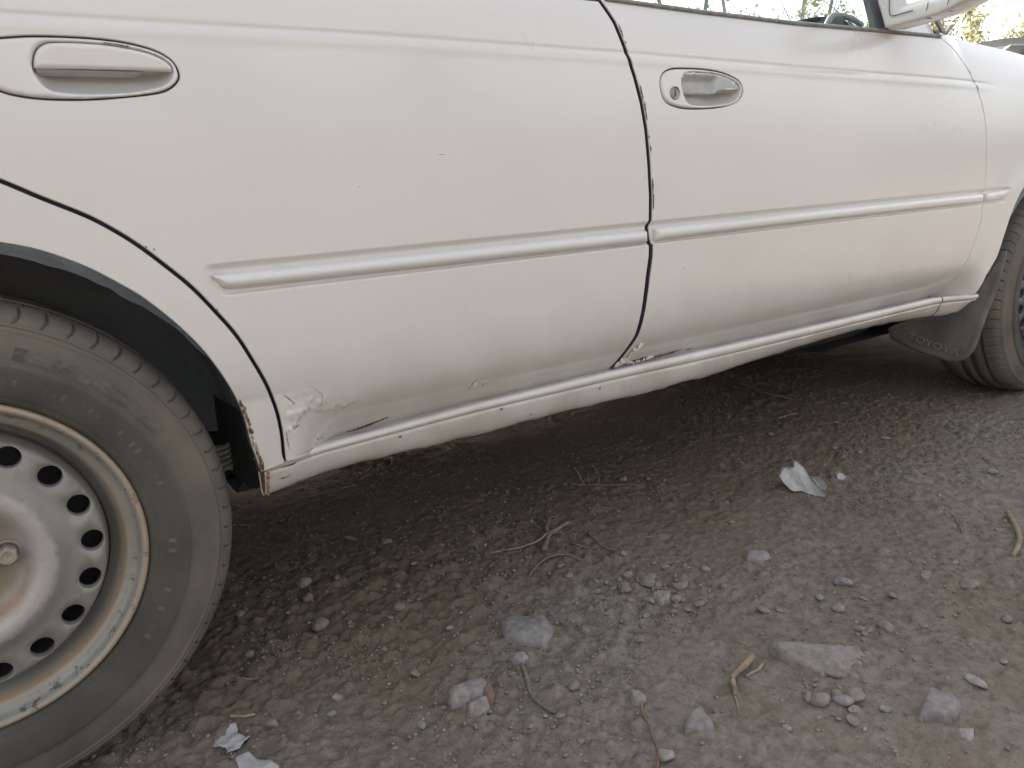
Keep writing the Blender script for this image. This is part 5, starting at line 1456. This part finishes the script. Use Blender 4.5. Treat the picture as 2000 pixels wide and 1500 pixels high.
for k, (dx, dy, dist, h, lv_, sp, lab, kw) in enumerate([
        (.80, .78, 17, 6.5, 600, .33, 'slender budding tree seen at the left of the driver window', {}),
        (.875, .725, 15, 6.0, 450, .30, 'sparse leafless tree behind the middle of the driver window', {'droop': .3}),
        (.925, .69, 19, 7.5, 800, .32, 'tall thin tree with drooping twigs seen through the driver window', {'droop': .5}),
        (.962, .668, 16, 6.0, 700, .32, 'budding tree above the dashboard seen through the driver window', {'droop': .5}),
        (1.0, .645, 14, 5.6, 3600, .36, 'fullest pale green tree beside the window pillar', {'lm': 0, 'droop': .4, 'leafsize': .06}),
        (1.085, .58, 20, 5.6, 4000, .42, 'low yellow green tree just right of the wing mirror', {'lm': 1, 'start': .12}),
        (1.14, .535, 24, 5.2, 2600, .42, 'distant yellowish tree over the concrete wall', {'lm': 1, 'start': .12}),
        (1.185, .495, 16, 5.0, 5200, .42, 'bushy yellow green tree at the far right edge', {'lm': 1, 'start': .1}),
        (1.30, .40, 18, 6.0, 4000, .4, 'rounded pale green tree hidden past the right edge', {'lm': 0, 'start': .15})]):
    q = along(dx, dy, dist); tree('tree', q.x, q.y, h, 40+k, lv_, sp, lab, **kw)
# leaning pole seen through the window
q = along(.836, .756, 9.0)
V, F = tube([(q.x-.25, q.y+.20, -.1), (q.x, q.y, 2.55), (q.x+.35, q.y-.28, 5.6)], .022, 10)
o = mk('leaning_pole', V, F, simple('grey_green_pole', (.10, .115, .10), (.15, .16, .14), .8, 6)); place(o, (q.x-.25, q.y+.2, 0))
tag(o, 'thin grey green leaning pole seen through the driver window', 'pole')

# unseen board fence added behind the photographer: it keeps the low sky off the car's flank
FENCE = simple('weathered_boards', (.11, .10, .09), (.17, .155, .14), .9, 3, bs=.4, bscale=20, bd=.01)
fr_ = empty('added_fence', (1.0, -7.0, 0))
bw = .20
nb_ = 110
bme = None
for k in range(nb_):
    x = (k-nb_/2)*(bw+.008)
    hgt = 2.3+.04*math.sin(k*1.7)
    if bme is None:
        vv = [(a*bw/2, b, c) for a in (-1, 1) for b in (0, .025) for c in (0, 1)]
        o = mk('board', vv, [(0, 1, 5, 4), (2, 6, 7, 3), (0, 2, 3, 1), (4, 5, 7, 6), (1, 3, 7, 5), (0, 4, 6, 2)], FENCE, fr_, False); bme = o.data
    else:
        o = bpy.data.objects.new('board', bme); COL.objects.link(o); o.parent = fr_
    o.location = (x, .004*(k % 3), -.02); o.scale = (1, 1, hgt)
tag(fr_, 'unseen board fence added behind the photographer to block low sky', 'fence')

for k, (x_, y_, h_, lab) in enumerate([(-3.5, -10.5, 6.0, 'added unseen tree behind the board fence, furthest to the rear of the car'), (-.2, -9.4, 5.2, 'added unseen tree behind the board fence, level with the rear wheel'), (2.6, -10.2, 6.4, 'added unseen tree behind the board fence, level with the front wheel'), (6.2, -9.6, 5.4, 'added unseen tree behind the board fence, furthest ahead of the car')]):  # unseen trees added to shape the reflections in the paint
    tree('tree', x_, y_, h_, 80+k, 5200, .34, lab, start=.2, leafsize=.11)['group'] = 'unseen trees added behind the photographer'
